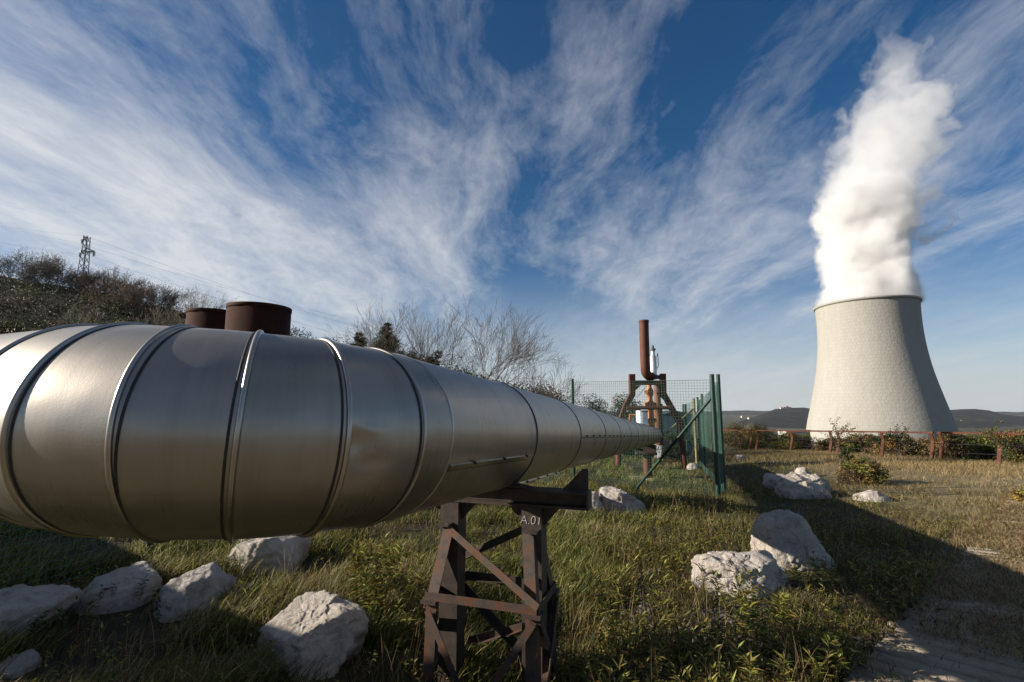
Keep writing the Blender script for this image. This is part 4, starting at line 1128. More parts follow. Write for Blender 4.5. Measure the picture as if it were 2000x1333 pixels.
leafy_plant(85, 1262, .25, 'dark weed in front of the wide flat-topped boulder', 7, dict(deep=3, green=3), L=.06, spread=.15)
leafy_plant(250, 1205, .28, 'dark green weed covering the foot of the lumpy boulder', 9, dict(green=3, deep=3, lime=1), L=.06, spread=.2)
leafy_plant(690, 1250, .25, 'dark bramble shoot against the side of the jagged boulder', 5, dict(deep=4, green=2), L=.06, spread=.1)

# dark gravel patch
def stones(n, px, py, sx, sy, label, smin, smax):
    b = MB(); c = ground(px, py); rs_ = random.Random(n)
    import bmesh
    t_ = bmesh.new(); bmesh.ops.create_icosphere(t_, subdivisions=1, radius=1); tv = [v.co.copy() for v in t_.verts]; tf = [[v.index for v in f.verts] for f in t_.faces]; t_.free()
    for i in range(n):
        x = c.x + rs_.gauss(0, sx); y = c.y + rs_.gauss(0, sy); s = rs_.uniform(smin, smax) * rs_.uniform(.6, 1.2)
        e = Vector((rs_.uniform(.7, 1.4), rs_.uniform(.7, 1.4), rs_.uniform(.5, .9))) * s; rot = Matrix.Rotation(rs_.uniform(0, 6.3), 3, 'Z') @ Matrix.Rotation(rs_.uniform(-.5, .5), 3, 'X')
        z = Gs(x, y) + e.z * .3
        b.add([rot @ Vector((v.x * e.x, v.y * e.y, v.z * e.z)) * rs_.uniform(.8, 1.15) + Vector((x, y, z)) for v in tv], tf)
    tag(b.build('gravel', M['gravel']), label, 'gravel', kind='stuff')
stones(420, 1360, 1195, .55, .35, 'dark gravel showing between weeds by the boulders', .018, .045)
stones(260, 1210, 1110, .6, .5, 'dark stones in the bare patch right of the trestle', .015, .035)
stones(200, 1430, 1260, .5, .25, 'mixed pebbles near the yellow-green weeds', .012, .035)
# ------------------------------------------------------------------ hillside on the left
RIDGE = [(-900, 470, 95), (-500, 490, 92), (-200, 518, 90), (0, 538, 88), (110, 556, 86), (200, 570, 84), (330, 604, 80), (430, 632, 76), (560, 652, 70), (700, 690, 64), (800, 718, 60), (900, 745, 58), (1010, 772, 58), (1120, 792, 58)]
us = np.linspace(-900, 1120, 140)
rpx = np.interp(us, [q[0] for q in RIDGE], [q[1] for q in RIDGE]); rY = np.interp(us, [q[0] for q in RIDGE], [q[2] for q in RIDGE])
NV = 60; HP = np.zeros((len(us), NV, 3))
for i, (u, py, Yr) in enumerate(zip(us, rpx, rY)):
    top = at(u, py, Yr)
    f0 = at(u, 800, 27.0)
    for j in range(NV):
        q = j / 44.0
        x = f0.x + (top.x - f0.x) * q; y = f0.y + (top.y - f0.y) * q
        g0 = Gs(f0.x, f0.y) - .4
        if q <= 1: z = g0 + (top.z - g0) * (q ** 1.15 * (1.0) if q < 1 else 1)
        else: z = top.z - (q - 1) * 6
        HP[i, j] = (x, y, z + (float(fbm(np.array([x * .12]), np.array([y * .12]), 15, 4)[0]) - .47) * 2.2 * min(1, q * 3) * (1 if q < .9 else .4))
hs = grid_mesh('hillside', HP, M['hillside']); tag(hs, 'dark scrub-covered hillside rising behind the pipe', 'hillside', kind='structure')
def hill_pt(u, q):
    i = np.interp(u, us, np.arange(len(us))); j = q * 44
    i0 = int(min(i, len(us) - 2)); j0 = int(min(j, NV - 2)); fi, fj = i - i0, j - j0
    return Vector(HP[i0, j0] * (1 - fi) * (1 - fj) + HP[i0 + 1, j0] * fi * (1 - fj) + HP[i0, j0 + 1] * (1 - fi) * fj + HP[i0 + 1, j0 + 1] * fi * fj)

# scrub over the slope: dense small-leaved clumps nobody could count
def clump_leaves(C, rad, per, size, pal, squash=.75):
    n = len(C); idx = np.repeat(np.arange(n), per); m = len(idx)
    d = rand_dir(m); rr_ = RNG.uniform(.35, 1.0, m) ** .5
    P = C[idx] + d * (rad[idx] * rr_)[:, None] * np.array([1, 1, squash])
    D = rand_dir(m); N = d + .6 * rand_dir(m)
    ci = mixcol(pal, n)[idx] * RNG.uniform(.65, 1.35, (m, 1))
    return leaf_quads(P, D, N, size * RNG.uniform(.6, 1.3, m), size * .62 * RNG.uniform(.7, 1.3, m), ci)
C = []; Rr = []; rs_ = random.Random(3)
for i in range(1250):
    u = rs_.uniform(-520, 1100); q = rs_.uniform(.30, 1.0); p = hill_pt(u, q); r_ = rs_.uniform(.5, 1.7) * (1 + .3 * q)
    C.append(p + Vector((0, 0, r_ * .35))); Rr.append(r_)
C = np.array(C); Rr = np.array(Rr)
ch = [clump_leaves(C, Rr, 110, .22, dict(shade=5, deep=2.0, green=.6, umber=2.0, lime=.10))]  # slope's shade is put into the leaf colours by near-black tones
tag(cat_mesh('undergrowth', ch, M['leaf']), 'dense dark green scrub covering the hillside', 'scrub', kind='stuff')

# ------------------------------------------------------------------ trees
def branch(segs, p, d, L, r, lev, maxlev, rnd, spread, kids, droop=0.0, up=.12, taper=.62):
    n = 4 if lev < 2 else 3
    q = p.copy(); dd = d.copy(); rr_ = r
    for i in range(n):
        dd = (dd + Vector((rnd.gauss(0, .07), rnd.gauss(0, .07), rnd.gauss(0, .05) + up * .25))).normalized()
        q2 = q + dd * L / n; r2 = rr_ * (taper ** (1 / n))
        segs.append((q, q2, rr_, r2, lev)); 
        if lev < maxlev and (i > 0 or lev > 0):
            for k in range(kids[lev] if i < n - 1 else kids[lev] + 1):
                if rnd.random() < .82:
                    ax = dd.orthogonal().normalized(); ax.rotate(Matrix.Rotation(rnd.uniform(0, 2 * math.pi), 3, dd))
                    nd = (dd * math.cos(spread) + ax * math.sin(spread) * rnd.uniform(.7, 1.25)).normalized()
                    branch(segs, q2, nd, L * rnd.uniform(.50, .74), r2 * rnd.uniform(.5, .66), lev + 1, maxlev, rnd, spread, kids, droop, up, taper)
        q = q2; rr_ = r2
def seg_mesh(name, segs, mat, parent, nsid=3, rmin=0.0):
    n = len(segs)
    A = np.array([s[0][:] for s in segs]); B = np.array([s[1][:] for s in segs]); ra = np.maximum([s[2] for s in segs], rmin); rb_ = np.maximum([s[3] for s in segs], rmin * .8)
    D = B - A; D /= np.linalg.norm(D, axis=1, keepdims=True) + 1e-9
    ref = np.where(np.abs(D[:, 2:3]) < .9, np.array([[0, 0, 1.]]), np.array([[1., 0, 0]])); S = np.cross(D, ref); S /= np.linalg.norm(S, axis=1, keepdims=True); U = np.cross(S, D)
    V = np.zeros((n, 2 * nsid, 3))
    for k in range(nsid):
        q = 2 * math.pi * k / nsid; o = S * math.cos(q) + U * math.sin(q)
        V[:, k] = A + o * ra[:, None]; V[:, nsid + k] = B + o * rb_[:, None]
    b = (np.arange(n) * 2 * nsid)[:, None]
    loops = np.concatenate([b + np.array([[k, (k + 1) % nsid, nsid + (k + 1) % nsid, nsid + k]]) for k in range(nsid)], 1)
    return raw_mesh(name, V.reshape(-1, 3), loops.reshape(-1), np.full(n * nsid, 4), mat, smooth=True, parent=parent)
def bare_tree(base, top_z, label, seed, lean=(0, 0), stems=3, spread=.46, kids=(1, 2, 2, 1), maxlev=4, r=.09, group='bare trees behind the pipe', leafy=None, mat='bark', name='bare_tree', fan=.5, rmin=.007, leafn=900, leafsize=.09, leafsp=.12):
    rnd = random.Random(seed); segs = []; H_ = top_z - base.z
    for k in range(stems):
        a = 2 * math.pi * k / stems + rnd.uniform(-.5, .5)
        d = Vector((lean[0] + math.cos(a) * fan * (stems > 1), lean[1] + math.sin(a) * fan * (stems > 1), 1)).normalized()
        branch(segs, base + Vector((0, 0, -.2)), d, H_ * .62, r * rnd.uniform(.75, 1.1), 0, maxlev, rnd, spread, kids)
    zt_ = max(s[1].z for s in segs); sc_ = H_ / max(.1, zt_ - base.z)
    segs = [(base + (a - base) * sc_, base + (b_ - base) * sc_, ra, rb_, lv) for a, b_, ra, rb_, lv in segs]
    root = thing(name, base, label, 'tree', group)
    seg_mesh('trunk', [s for s in segs if s[4] <= 1], M[mat], root, 7)
    tw = seg_mesh('crown', [s for s in segs if s[4] > 1], M['twig'] if mat == 'bark' else M[mat], root, 3, rmin)
    if leafy:
        ends = [s[1] for s in segs if s[4] >= maxlev - 1]
        pick = [ends[rnd.randrange(len(ends))] for _ in range(leafn)]
        P = np.array([p[:] for p in pick]) + RNG.normal(0, leafsp, (leafn, 3))
        cat_mesh('leaves', [leaf_quads(P, rand_dir(leafn), rand_dir(leafn), leafsize * RNG.uniform(.6, 1.3, leafn), leafsize * .7, mixcol(leafy, leafn))], M['leaf'], root)
    return root, len(segs)
def gp(px, py, Y):
    """foot of a far thing seen at column px: on the hillside or the ground"""
    p = at(px, py, Y); z = Gs(p.x, p.y)
    if px < 1120:
        for q in np.linspace(0, 1.3, 60):
            h = hill_pt(px, q)
            if abs(h.y - Y) < 1.2: z = max(z, h.z); break
    return Vector((p.x, p.y, z))
def tree_px(px, pytop, Y, label, seed, sink=0, **k):
    b_ = gp(px, 780, Y); b_.z -= sink * (at(px, pytop, Y).z - b_.z); return bare_tree(b_, at(px, pytop, Y).z, label, seed, **k)
nn = 0
for a in [
    (792, 572, 34, 'tall bare tree with two leaning crowns behind the conifers', 4, dict(stems=3, fan=.42, lean=(-.05, 0), r=.07, kids=(1, 2, 2, 1))),
    (846, 600, 35, 'slim bare tree standing between the two tallest bare crowns', 9, dict(stems=2, fan=.3, r=.05, kids=(1, 2, 1, 1))),
    (925, 580, 33, 'widest bare tree with a round fan of fine twigs', 15, dict(stems=4, fan=.55, lean=(.05, 0), r=.075, kids=(1, 2, 2, 1))),
    (968, 655, 32, 'low bare tree between the fan-shaped tree and the leaning one', 22, dict(stems=2, fan=.4, lean=(.12, 0), r=.045, kids=(1, 2, 1, 1))),
    (1000, 652, 32, 'bare tree leaning towards the green fence', 27, dict(stems=3, fan=.4, lean=(.10, 0), r=.05, kids=(1, 2, 1, 1))),
    (1050, 692, 31, 'smallest bare tree bending out over the pipe towards the fence post', 33, dict(stems=2, fan=.3, lean=(.26, 0), r=.04, kids=(1, 2, 1, 1))),
    (715, 625, 40, 'thin bare sapling left of the two conifers', 38, dict(stems=2, fan=.3, r=.035, kids=(1, 1, 1, 1)))]:
    nn += tree_px(a[0], a[1], a[2], a[3], a[4], **a[5])[1]
for a in [
    (300, 585, 52, 'pale thin-stemmed bare shrub on the slope left of the saplings', 61, dict(stems=5, fan=.5, r=.035, mat='pale_bark', kids=(1, 1, 1, 1))),
    (333, 546, 50, 'pale bare sapling with a few dead leaves left of the tanks', 64, dict(stems=2, fan=.22, r=.05, mat='pale_bark', leafy=dict(brown=2, deep=2), leafn=500, kids=(1, 2, 1, 1))),
    (362, 550, 50, 'second pale bare sapling closest to the lower tank', 68, dict(stems=3, fan=.3, r=.05, mat='pale_bark', leafy=dict(brown=2, deep=2), leafn=600, kids=(1, 2, 1, 1))),
    (130, 590, 48, 'pale branching dead shrub low on the hillside', 71, dict(stems=5, fan=.6, r=.035, mat='pale_bark', kids=(1, 1, 1, 1)))]:
    nn += tree_px(a[0], a[1], a[2], a[3], a[4], group='pale bare saplings on the slope', name='bare_sapling', **a[5])[1]
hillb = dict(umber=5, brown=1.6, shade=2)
for px_, pt_, Y_, lab_, sd_, kw in [
    (8, 486, 84, 'bare-crowned tree on the crest at the left picture edge', 80, {}),
    (62, 500, 84, 'grey-brown rounded tree on the crest second from the left edge', 82, {}),
    (104, 497, 83, 'brown-leaved rounded tree on the crest left of the pylon', 84, {}),
    (150, 528, 82, 'darker tree standing right in front of the pylon foot', 86, {}),
    (192, 514, 82, 'broad reddish-brown tree on the crest right of the pylon', 88, dict(leafn=2600)),
    (222, 552, 72, 'russet bushy tree below the crest under the broad tree', 90, dict(leafn=3600, leafy=dict(brown=4, rust=2, umber=2))),
    (246, 545, 80, 'grey twiggy tree on the falling crest, first right of the russet one', 92, dict(leafn=700)),
    (274, 549, 79, 'grey twiggy tree on the falling crest, second right of the russet one', 94, dict(leafn=800)),
    (300, 560, 78, 'dark twiggy tree on the crest just left of the pale saplings', 96, dict(leafn=900)),
    (385, 592, 76, 'small twiggy tree on the crest behind the lower tank', 98, dict(leafn=900)),
    (425, 601, 75, 'little tree on the crest between the two tanks', 99, dict(leafn=900))]:
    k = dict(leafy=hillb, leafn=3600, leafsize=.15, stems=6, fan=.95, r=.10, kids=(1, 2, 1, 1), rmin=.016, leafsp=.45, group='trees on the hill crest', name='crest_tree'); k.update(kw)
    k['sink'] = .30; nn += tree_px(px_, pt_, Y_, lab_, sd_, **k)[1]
print('segs', nn)

def conifer(px, pytop, pybot, halfw, Y, label, seed):
    rnd = random.Random(seed); base = gp(px, pybot, Y); top = at(px, pytop, Y).z; H_ = top - base.z; wr = halfw / F * Y
    root = thing('conifer', base, label, 'tree', 'dark conifers behind the pipe')
    b = MB(); b.tube([base - Vector((0, 0, .2)), base + Vector((0, 0, H_ * .5)), base + Vector((0, 0, H_ * .97))], [.12, .08, .02], 8); b.build('trunk', M['bark'], root)
    chs = []; n = 0
    z = .10
    while z < .98:
        for k in range(11):
            a = rnd.uniform(0, 6.28); L_ = wr * (1 - z) ** .95 * rnd.uniform(.6, 1.15) + .05
            m = int(40 + L_ * 110); f = RNG.uniform(.1, 1, m)
            d = np.array([math.cos(a), math.sin(a), .18 + .4 * z])
            P = np.array(base[:]) + np.array([0, 0, H_ * z]) + d * (L_ * f)[:, None] + RNG.normal(0, .03 + .10 * L_, (m, 3))
            D = d + rand_dir(m) * .9
            chs.append(leaf_quads(P, D, rand_dir(m), .17, .045, mixcol(dict(deep=5, green=2), m) * .8))
        z += .05 * rnd.uniform(.8, 1.2)
    cat_mesh('crown', chs, M['leaf'], root)
conifer(752, 632, 770, 80, 36, 'taller dark conifer behind the pipe', 3)
conifer(697, 648, 770, 58, 38, 'shorter dark conifer at the left of the taller one', 6)
def shrub(px, pytop, halfw, Y, label, seed, pal, per=130, size=.12, name='bush', group=None, cat='bush', n=22, foot=None, sprigs=0, depthr=.8):
    rnd = random.Random(seed); base = foot or gp(px, 800, Y); top = at(px, pytop, Y).z; H_ = max(.3, top - base.z); wr = halfw / F * Y
    root = thing(name, base, label, cat, group)
    Cs = []; Rs = []
    for i in range(n):
        f = rnd.uniform(.05, 1); a = rnd.uniform(0, 6.28); rad = math.sqrt(rnd.random()) * wr * math.sqrt(max(.05, 1 - (f * .95) ** 2.2))
        c_ = base + Vector((math.cos(a) * rad, math.sin(a) * rad * depthr, H_ * f * .86)); Cs.append(c_[:]); Rs.append(min(H_, wr) * rnd.uniform(.22, .38))
    cat_mesh('foliage', [clump_leaves(np.array(Cs), np.array(Rs), per, size, pal, .9)], M['leaf'], root)
    segs = []
    for i in range(10 + sprigs):
        c_ = Vector(Cs[rnd.randrange(n)]); e = c_ + Vector((rnd.gauss(0, .15), rnd.gauss(0, .15), rnd.uniform(.1, .35))) * (1.6 if i >= 10 else 1)
        m1 = base.lerp(c_, .5) + Vector((rnd.gauss(0, .1), rnd.gauss(0, .1), .15)); segs += [(base, m1, .018, .013, 0), (m1, c_, .013, .009, 1), (c_, e, .009, .005, 2)]
    seg_mesh('stems', segs, M['twig'], root, 4, .006)
    return root
shrub(812, 676, 44, 37, 'brown leafy bush at the foot of the conifers', 5, dict(brown=4, rust=2, umber=2, deep=1), per=190, size=.14, group='brown leafy bushes behind the pipe', n=30)
shrub(842, 668, 34, 36, 'russet bush right of the conifers under the bare trees', 7, dict(brown=3, rust=4, umber=1), per=190, size=.14, group='brown leafy bushes behind the pipe', n=30)
shrub(610, 652, 22, 48, 'dark rounded bush just right of the taller tank', 9, dict(deep=4, green=2, brown=1), per=120, size=.16)
shrub(655, 662, 26, 46, 'low dark bush halfway between the tanks and the conifers', 10, dict(deep=4, green=2, brown=1), per=120, size=.16)
shrub(722, 672, 40, 40, 'dense evergreen bush filling in between the conifers', 11, dict(deep=4, green=2), per=140, size=.15)
# large bramble mass behind the fence
shrub(1150, 766, 64, 36, 'broad bramble thicket behind the fence post', 13, dict(deep=3, green=2, brown=3, gold=.4, tan=.6), per=210, size=.11, n=46, sprigs=16, name='bramble_bush', group='bramble thickets')
shrub(1225, 764, 50, 37, 'rounded bramble thicket left of the wellhead frame', 14, dict(deep=3, green=2, brown=3, gold=.4, tan=.8), per=210, size=.11, n=46, sprigs=12, name='bramble_bush', group='bramble thickets')
shrub(1325, 836, 40, 29, 'low bushes at the foot of the grey shed', 16, dict(deep=3, green=3, brown=2), per=160, size=.09, n=20)
# hedge of brambles beyond the railing
HB = dict(deep=2.6, green=1.8, brown=3.0, gold=1.3, lime=.6, tan=1.4, umber=1.5)
hl = [(1398, 830, 'e'), (1447, 830, 'x'), (1510, 846, 'x'), (1575, 857, 'x'), (1640, 851, 'x'), (1705, 850, 'x'), (1770, 855, 'x'), (1830, 846, 'x'), (1890, 846, 'x'), (1950, 840, 'x'), (2020, 834, 'x')]
lab_h = ['bramble bush behind the end of the wire fence', 'bramble bush with orange leaves beside the corner post of the fence', 'bramble bush below the far hill, left of the tower foot', 'low bramble bush at the left edge of the tower foot', 'bramble bush below the tower, under the tall spray', 'bramble bush below the middle of the tower', 'lowest bramble bush, below the tower shaded side', 'bramble bush at the tower right edge behind a railing gap', 'yellowish bramble bush right of the tower foot', 'dense bramble bush behind the last railing section', 'bramble bush cut by the right picture edge']
for (px_, pt_, _), lb_ in zip(hl, lab_h):
    k = rail_pt(px_); q = rp(k, 0, -2.6 + .5 * math.sin(px_)); q.z = Gs(q.x, q.y)
    d = q.y
    shrub(px_, pt_, 46, d, lb_, int(px_), HB, per=200, size=.085, n=60, foot=q, sprigs=10, name='bramble_bush', group='bramble hedge beyond the railing', depthr=1.0)
def spray(px, py, Y, pytop, label, seed, lean=.2):
    base = at(px, py, Y); base.z = Gs(base.x, base.y); rnd = random.Random(seed); segs = []; top = at(px, pytop, Y).z
    branch(segs, base, Vector((lean, 0, 1)).normalized(), (top - base.z) * 1.0, .014, 0, 2, rnd, .7, (2, 1, 1))
    zt_ = max(s[1].z for s in segs); sc_ = (top - base.z) / (zt_ - base.z); segs = [(base + (a - base) * sc_, base + (b_ - base) * sc_, ra, rb_, lv) for a, b_, ra, rb_, lv in segs]
    root = thing('bramble_spray', base, label, 'plant', 'tall bramble sprays above the hedge'); seg_mesh('stems', segs, M['twig'], root, 4, .006)
    ends = [s[1] for s in segs]; n = 420; P = np.array([ends[rnd.randrange(len(ends))][:] for _ in range(n)]) + RNG.normal(0, .06, (n, 3))
    cat_mesh('leaves', [leaf_quads(P, rand_dir(n), rand_dir(n), .085, .055, mixcol(HB, n))], M['leaf'], root)
spray(1632, 850, 27, 815, 'arching bramble spray standing in front of the tower', 5, .35)
spray(1745, 850, 25, 832, 'low bramble spray crossing the tower below its middle', 6, .3)
spray(1962, 850, 23, 822, 'bramble spray above the last railing section', 8, -.2)
# bush in the straw grass before the railing
q = ground(1705, 948); shrub(1712, 893, 40, q.y + .4, 'yellow-leaved bramble bush in front of the railing posts', 21, dict(gold=2.4, lime=2.2, green=2, brown=2.4, tan=1), per=110, size=.075, n=34, foot=Vector((q.x, q.y + .4, Gs(q.x, q.y + .4))), sprigs=14, name='bramble_bush', group=None)
q = ground(1655, 918); shrub(1656, 868, 14, q.y, 'thin dark upright shrub left of the yellow-leaved bramble', 23, dict(deep=3, green=3), per=70, size=.07, n=16, foot=q)
q = ground(2005, 985); shrub(2000, 948, 24, q.y, 'yellow shrub cut by the right picture edge beside the boards', 25, dict(gold=4, lime=2), per=90, size=.06, n=16, foot=q)

# ------------------------------------------------------------------ pylon and power lines
PYY = 150.0
pb_ = at(168, 570, PYY); ptop = at(170.5, 462.5, PYY); mpp = PYY / F
pyl = thing('power_pylon', Vector((ptop.x, PYY, pb_.z - 6)), 'grey lattice power pylon rising from the trees on the hill', 'pylon')
b = MB(); Hp = ptop.z - (pb_.z - 6); za = pb_.z - 6
def pw(f): return (1.35 * (1 - f) + .52 * f)
NL = 11
for i in range(NL):
    f0, f1 = i / NL, (i + 1) / NL; w0, w1 = pw(f0), pw(f1)
    cs = [(-1, -1), (1, -1), (1, 1), (-1, 1)]
    for j in range(4):
        a, c = cs[j], cs[(j + 1) % 4]
        A0 = Vector((ptop.x + a[0] * w0, PYY + a[1] * w0, za + Hp * f0)); A1 = Vector((ptop.x + a[0] * w1, PYY + a[1] * w1, za + Hp * f1))
        C0 = Vector((ptop.x + c[0] * w0, PYY + c[1] * w0, za + Hp * f0)); C1 = Vector((ptop.x + c[0] * w1, PYY + c[1] * w1, za + Hp * f1))
        b.bar(A0, A1, .20, .20); b.bar(A0, C1, .08, .08); b.bar(C0, A1, .08, .08)
b.build('lattice_mast', M['galv'], pyl)
arms = []
for sx_, px_, py_, f_ in ((-1, 161, 466, .965), (1, 184, 491, .74), (-1, 156.5, 492, .66)):
    tip = at(px_, py_, PYY); b = MB(); w_ = .6; x0 = ptop.x + sx_ * w_; zr = tip.z - .5 * mpp * 6
    for yy in (-w_, w_):
        b.bar((x0, PYY + yy, zr), tip, .30, .30); b.bar((x0, PYY + yy, zr + 1.2), tip, .26, .26)
        b.bar((x0 + (tip.x - x0) * .5, PYY + yy * .5, zr + (tip.z - zr) * .5), (x0, PYY + yy, zr + 1.0), .09, .09)
    o = b.build('cross_arm', M['galv'], pyl)
    b = MB()
    prof_ = []
    for k in range(7): prof_ += [(.2, -.2 - k * .2), (.42, -.26 - k * .2), (.2, -.32 - k * .2)]
    b.lathe(tip, [(.05, 0)] + prof_ + [(.05, -1.75), (.0, -1.8)], 10); ins = b.build('insulator', M['insulator'], o)
    arms.append(tip + Vector((0, 0, -1.8)))
def wire(p, q, sag, label):
    b = MB(); n = 24; pts = [p.lerp(q, k / n) - Vector((0, 0, sag * 4 * (k / n) * (1 - k / n))) for k in range(n + 1)]
    b.tube(pts, .022, 4, cap=False); o = b.build('power_line', M['steel_dark']); tag(o, label, 'power line', 'power lines through the pylon')
ends_l = [at(-260, 378, 190), at(-260, 425, 185), at(-260, 416, 190)]
ends_r = [at(660, 618, 180), at(720, 668, 175), at(560, 640, 170)]
names_ = ['highest', 'middle', 'lowest']
lt = ['highest of the three power lines meeting the pylon from the crest side', 'line from the crest side to the insulator on the pylon far arm', 'lowest of the three power lines meeting the pylon from the crest side']
rt = ['highest power line falling from the pylon behind the tanks', 'power line falling from the pylon low behind the tanks', 'lowest power line running down over the crest trees']
for i, a in enumerate(arms):
    wire(ends_l[i], a, .8, lt[i]); wire(a, ends_r[i], 1.2, rt[i])
wire(at(-260, 400, 190), ptop, .8, 'thin earth wire reaching the pylon peak from the crest side'); wire(ptop, at(700, 640, 185), 1.0, 'thin earth wire falling from the pylon peak above the tanks')

# ------------------------------------------------------------------ far hills, village
def range_mesh(name, pts, Y, depth, label, base_py=870, seed=0, rough=1.0):
    u = np.linspace(pts[0][0], pts[-1][0], 260); py = np.interp(u, [p[0] for p in pts], [p[1] for p in pts])
    py = py + (fbm(u * .05, u * 0, seed, 4) - .47) * 5 * rough + (fbm(u * .35, u * 0, seed + 5, 3) - .44) * 1.6
    NV_ = 46; P = np.zeros((len(u), NV_, 3))
    for i in range(len(u)):
        top = at(u[i], py[i], Y); fr = at(u[i], base_py, Y - depth)
        for j in range(NV_):
            q = j / 36
            x = fr.x + (top.x - fr.x) * q; y = fr.y + (top.y - fr.y) * q
            z = fr.z + (top.z - fr.z) * min(q, 1) ** .9 if q <= 1 else top.z - (q - 1) * 500
            P[i, j] = (x, y, z)
    fx = fbm(P[..., 0] * .006, P[..., 1] * .006, seed + 9, 5) - .47
    P[..., 2] += fx * 60 * rough * np.clip(1 - np.abs(np.arange(NV_) / 36 - .5) * 2, 0, 1)[None, :] * (Y / 2500)
    o = grid_mesh(name, P, M['far_hill']); tag(o, label, 'hills', kind='structure'); return o
range_mesh('far_hills', [(-2600, 790), (-1200, 795), (0, 800), (900, 806), (1150, 803), (1300, 806), (1440, 802), (1500, 803), (1600, 806), (1900, 806), (2300, 800), (3200, 795), (4600, 790)], 4200, 900, 'far blue wooded ridge on the horizon', seed=3, rough=.7)
range_mesh('near_hills', [(-2600, 845), (-500, 845), (1050, 845), (1330, 838), (1440, 826), (1480, 812), (1515, 800), (1560, 796), (1640, 800), (1760, 808), (1845, 803), (1900, 797), (1935, 803), (1975, 812), (2030, 816), (2300, 808), (3000, 800), (4600, 800)], 2300, 900, 'nearer dark wooded hills behind the tower', seed=8)
rv = random.Random(9)
for i, (px_, py_, wv, hv) in enumerate([(1526, 799, 9, 11), (1531, 798, 8, 13), (1535.5, 796.5, 7, 20), (1539, 798, 10, 12), (1543, 799, 9, 11), (1547, 800.5, 10, 9), (1534, 801, 11, 9), (1541, 802, 9, 8), (1551, 801.5, 8, 8), (1449, 816, 5, 3), (1462, 819, 4, 3), (1877, 825, 6, 5)]):
    Yv = 2285 if py_ < 803 else (2285 - (py_ - 797) * 14)
    p = at(px_, py_ - 2.5, Yv)
    lb_ = ['westernmost pale house of the hilltop village', 'pale house left of the village bell tower', 'pale bell tower at the top of the hilltop village', 'pale house right of the village bell tower', 'pale house near the middle of the hilltop village', 'pale house low at the right of the hilltop village', 'wide pale house below the village bell tower', 'pale house below the middle of the village', 'easternmost pale house of the hilltop village', 'lone pale farmhouse on the slope below the far ridge', 'second lone pale farmhouse on the slope, right of the first', 'lone reddish farmhouse on the hill right of the tower'][i]
    hv_ = thing('village_house', Vector((p.x, p.y, p.z - hv)), lb_, 'house', 'pale houses on the far hills')
    b = MB(); b.box((p.x, p.y, p.z - hv * .9), wv * 1.2, 10, hv * 1.8); b.build('wall', M['house'], hv_)
    b = MB(); b.prism([(p.x - wv * .66, p.y - 6, p.z), (p.x + wv * .66, p.y - 6, p.z), (p.x, p.y - 6, p.z + 2.5)], (0, 12, 0)); b.build('roof', M['house_roof'], hv_)

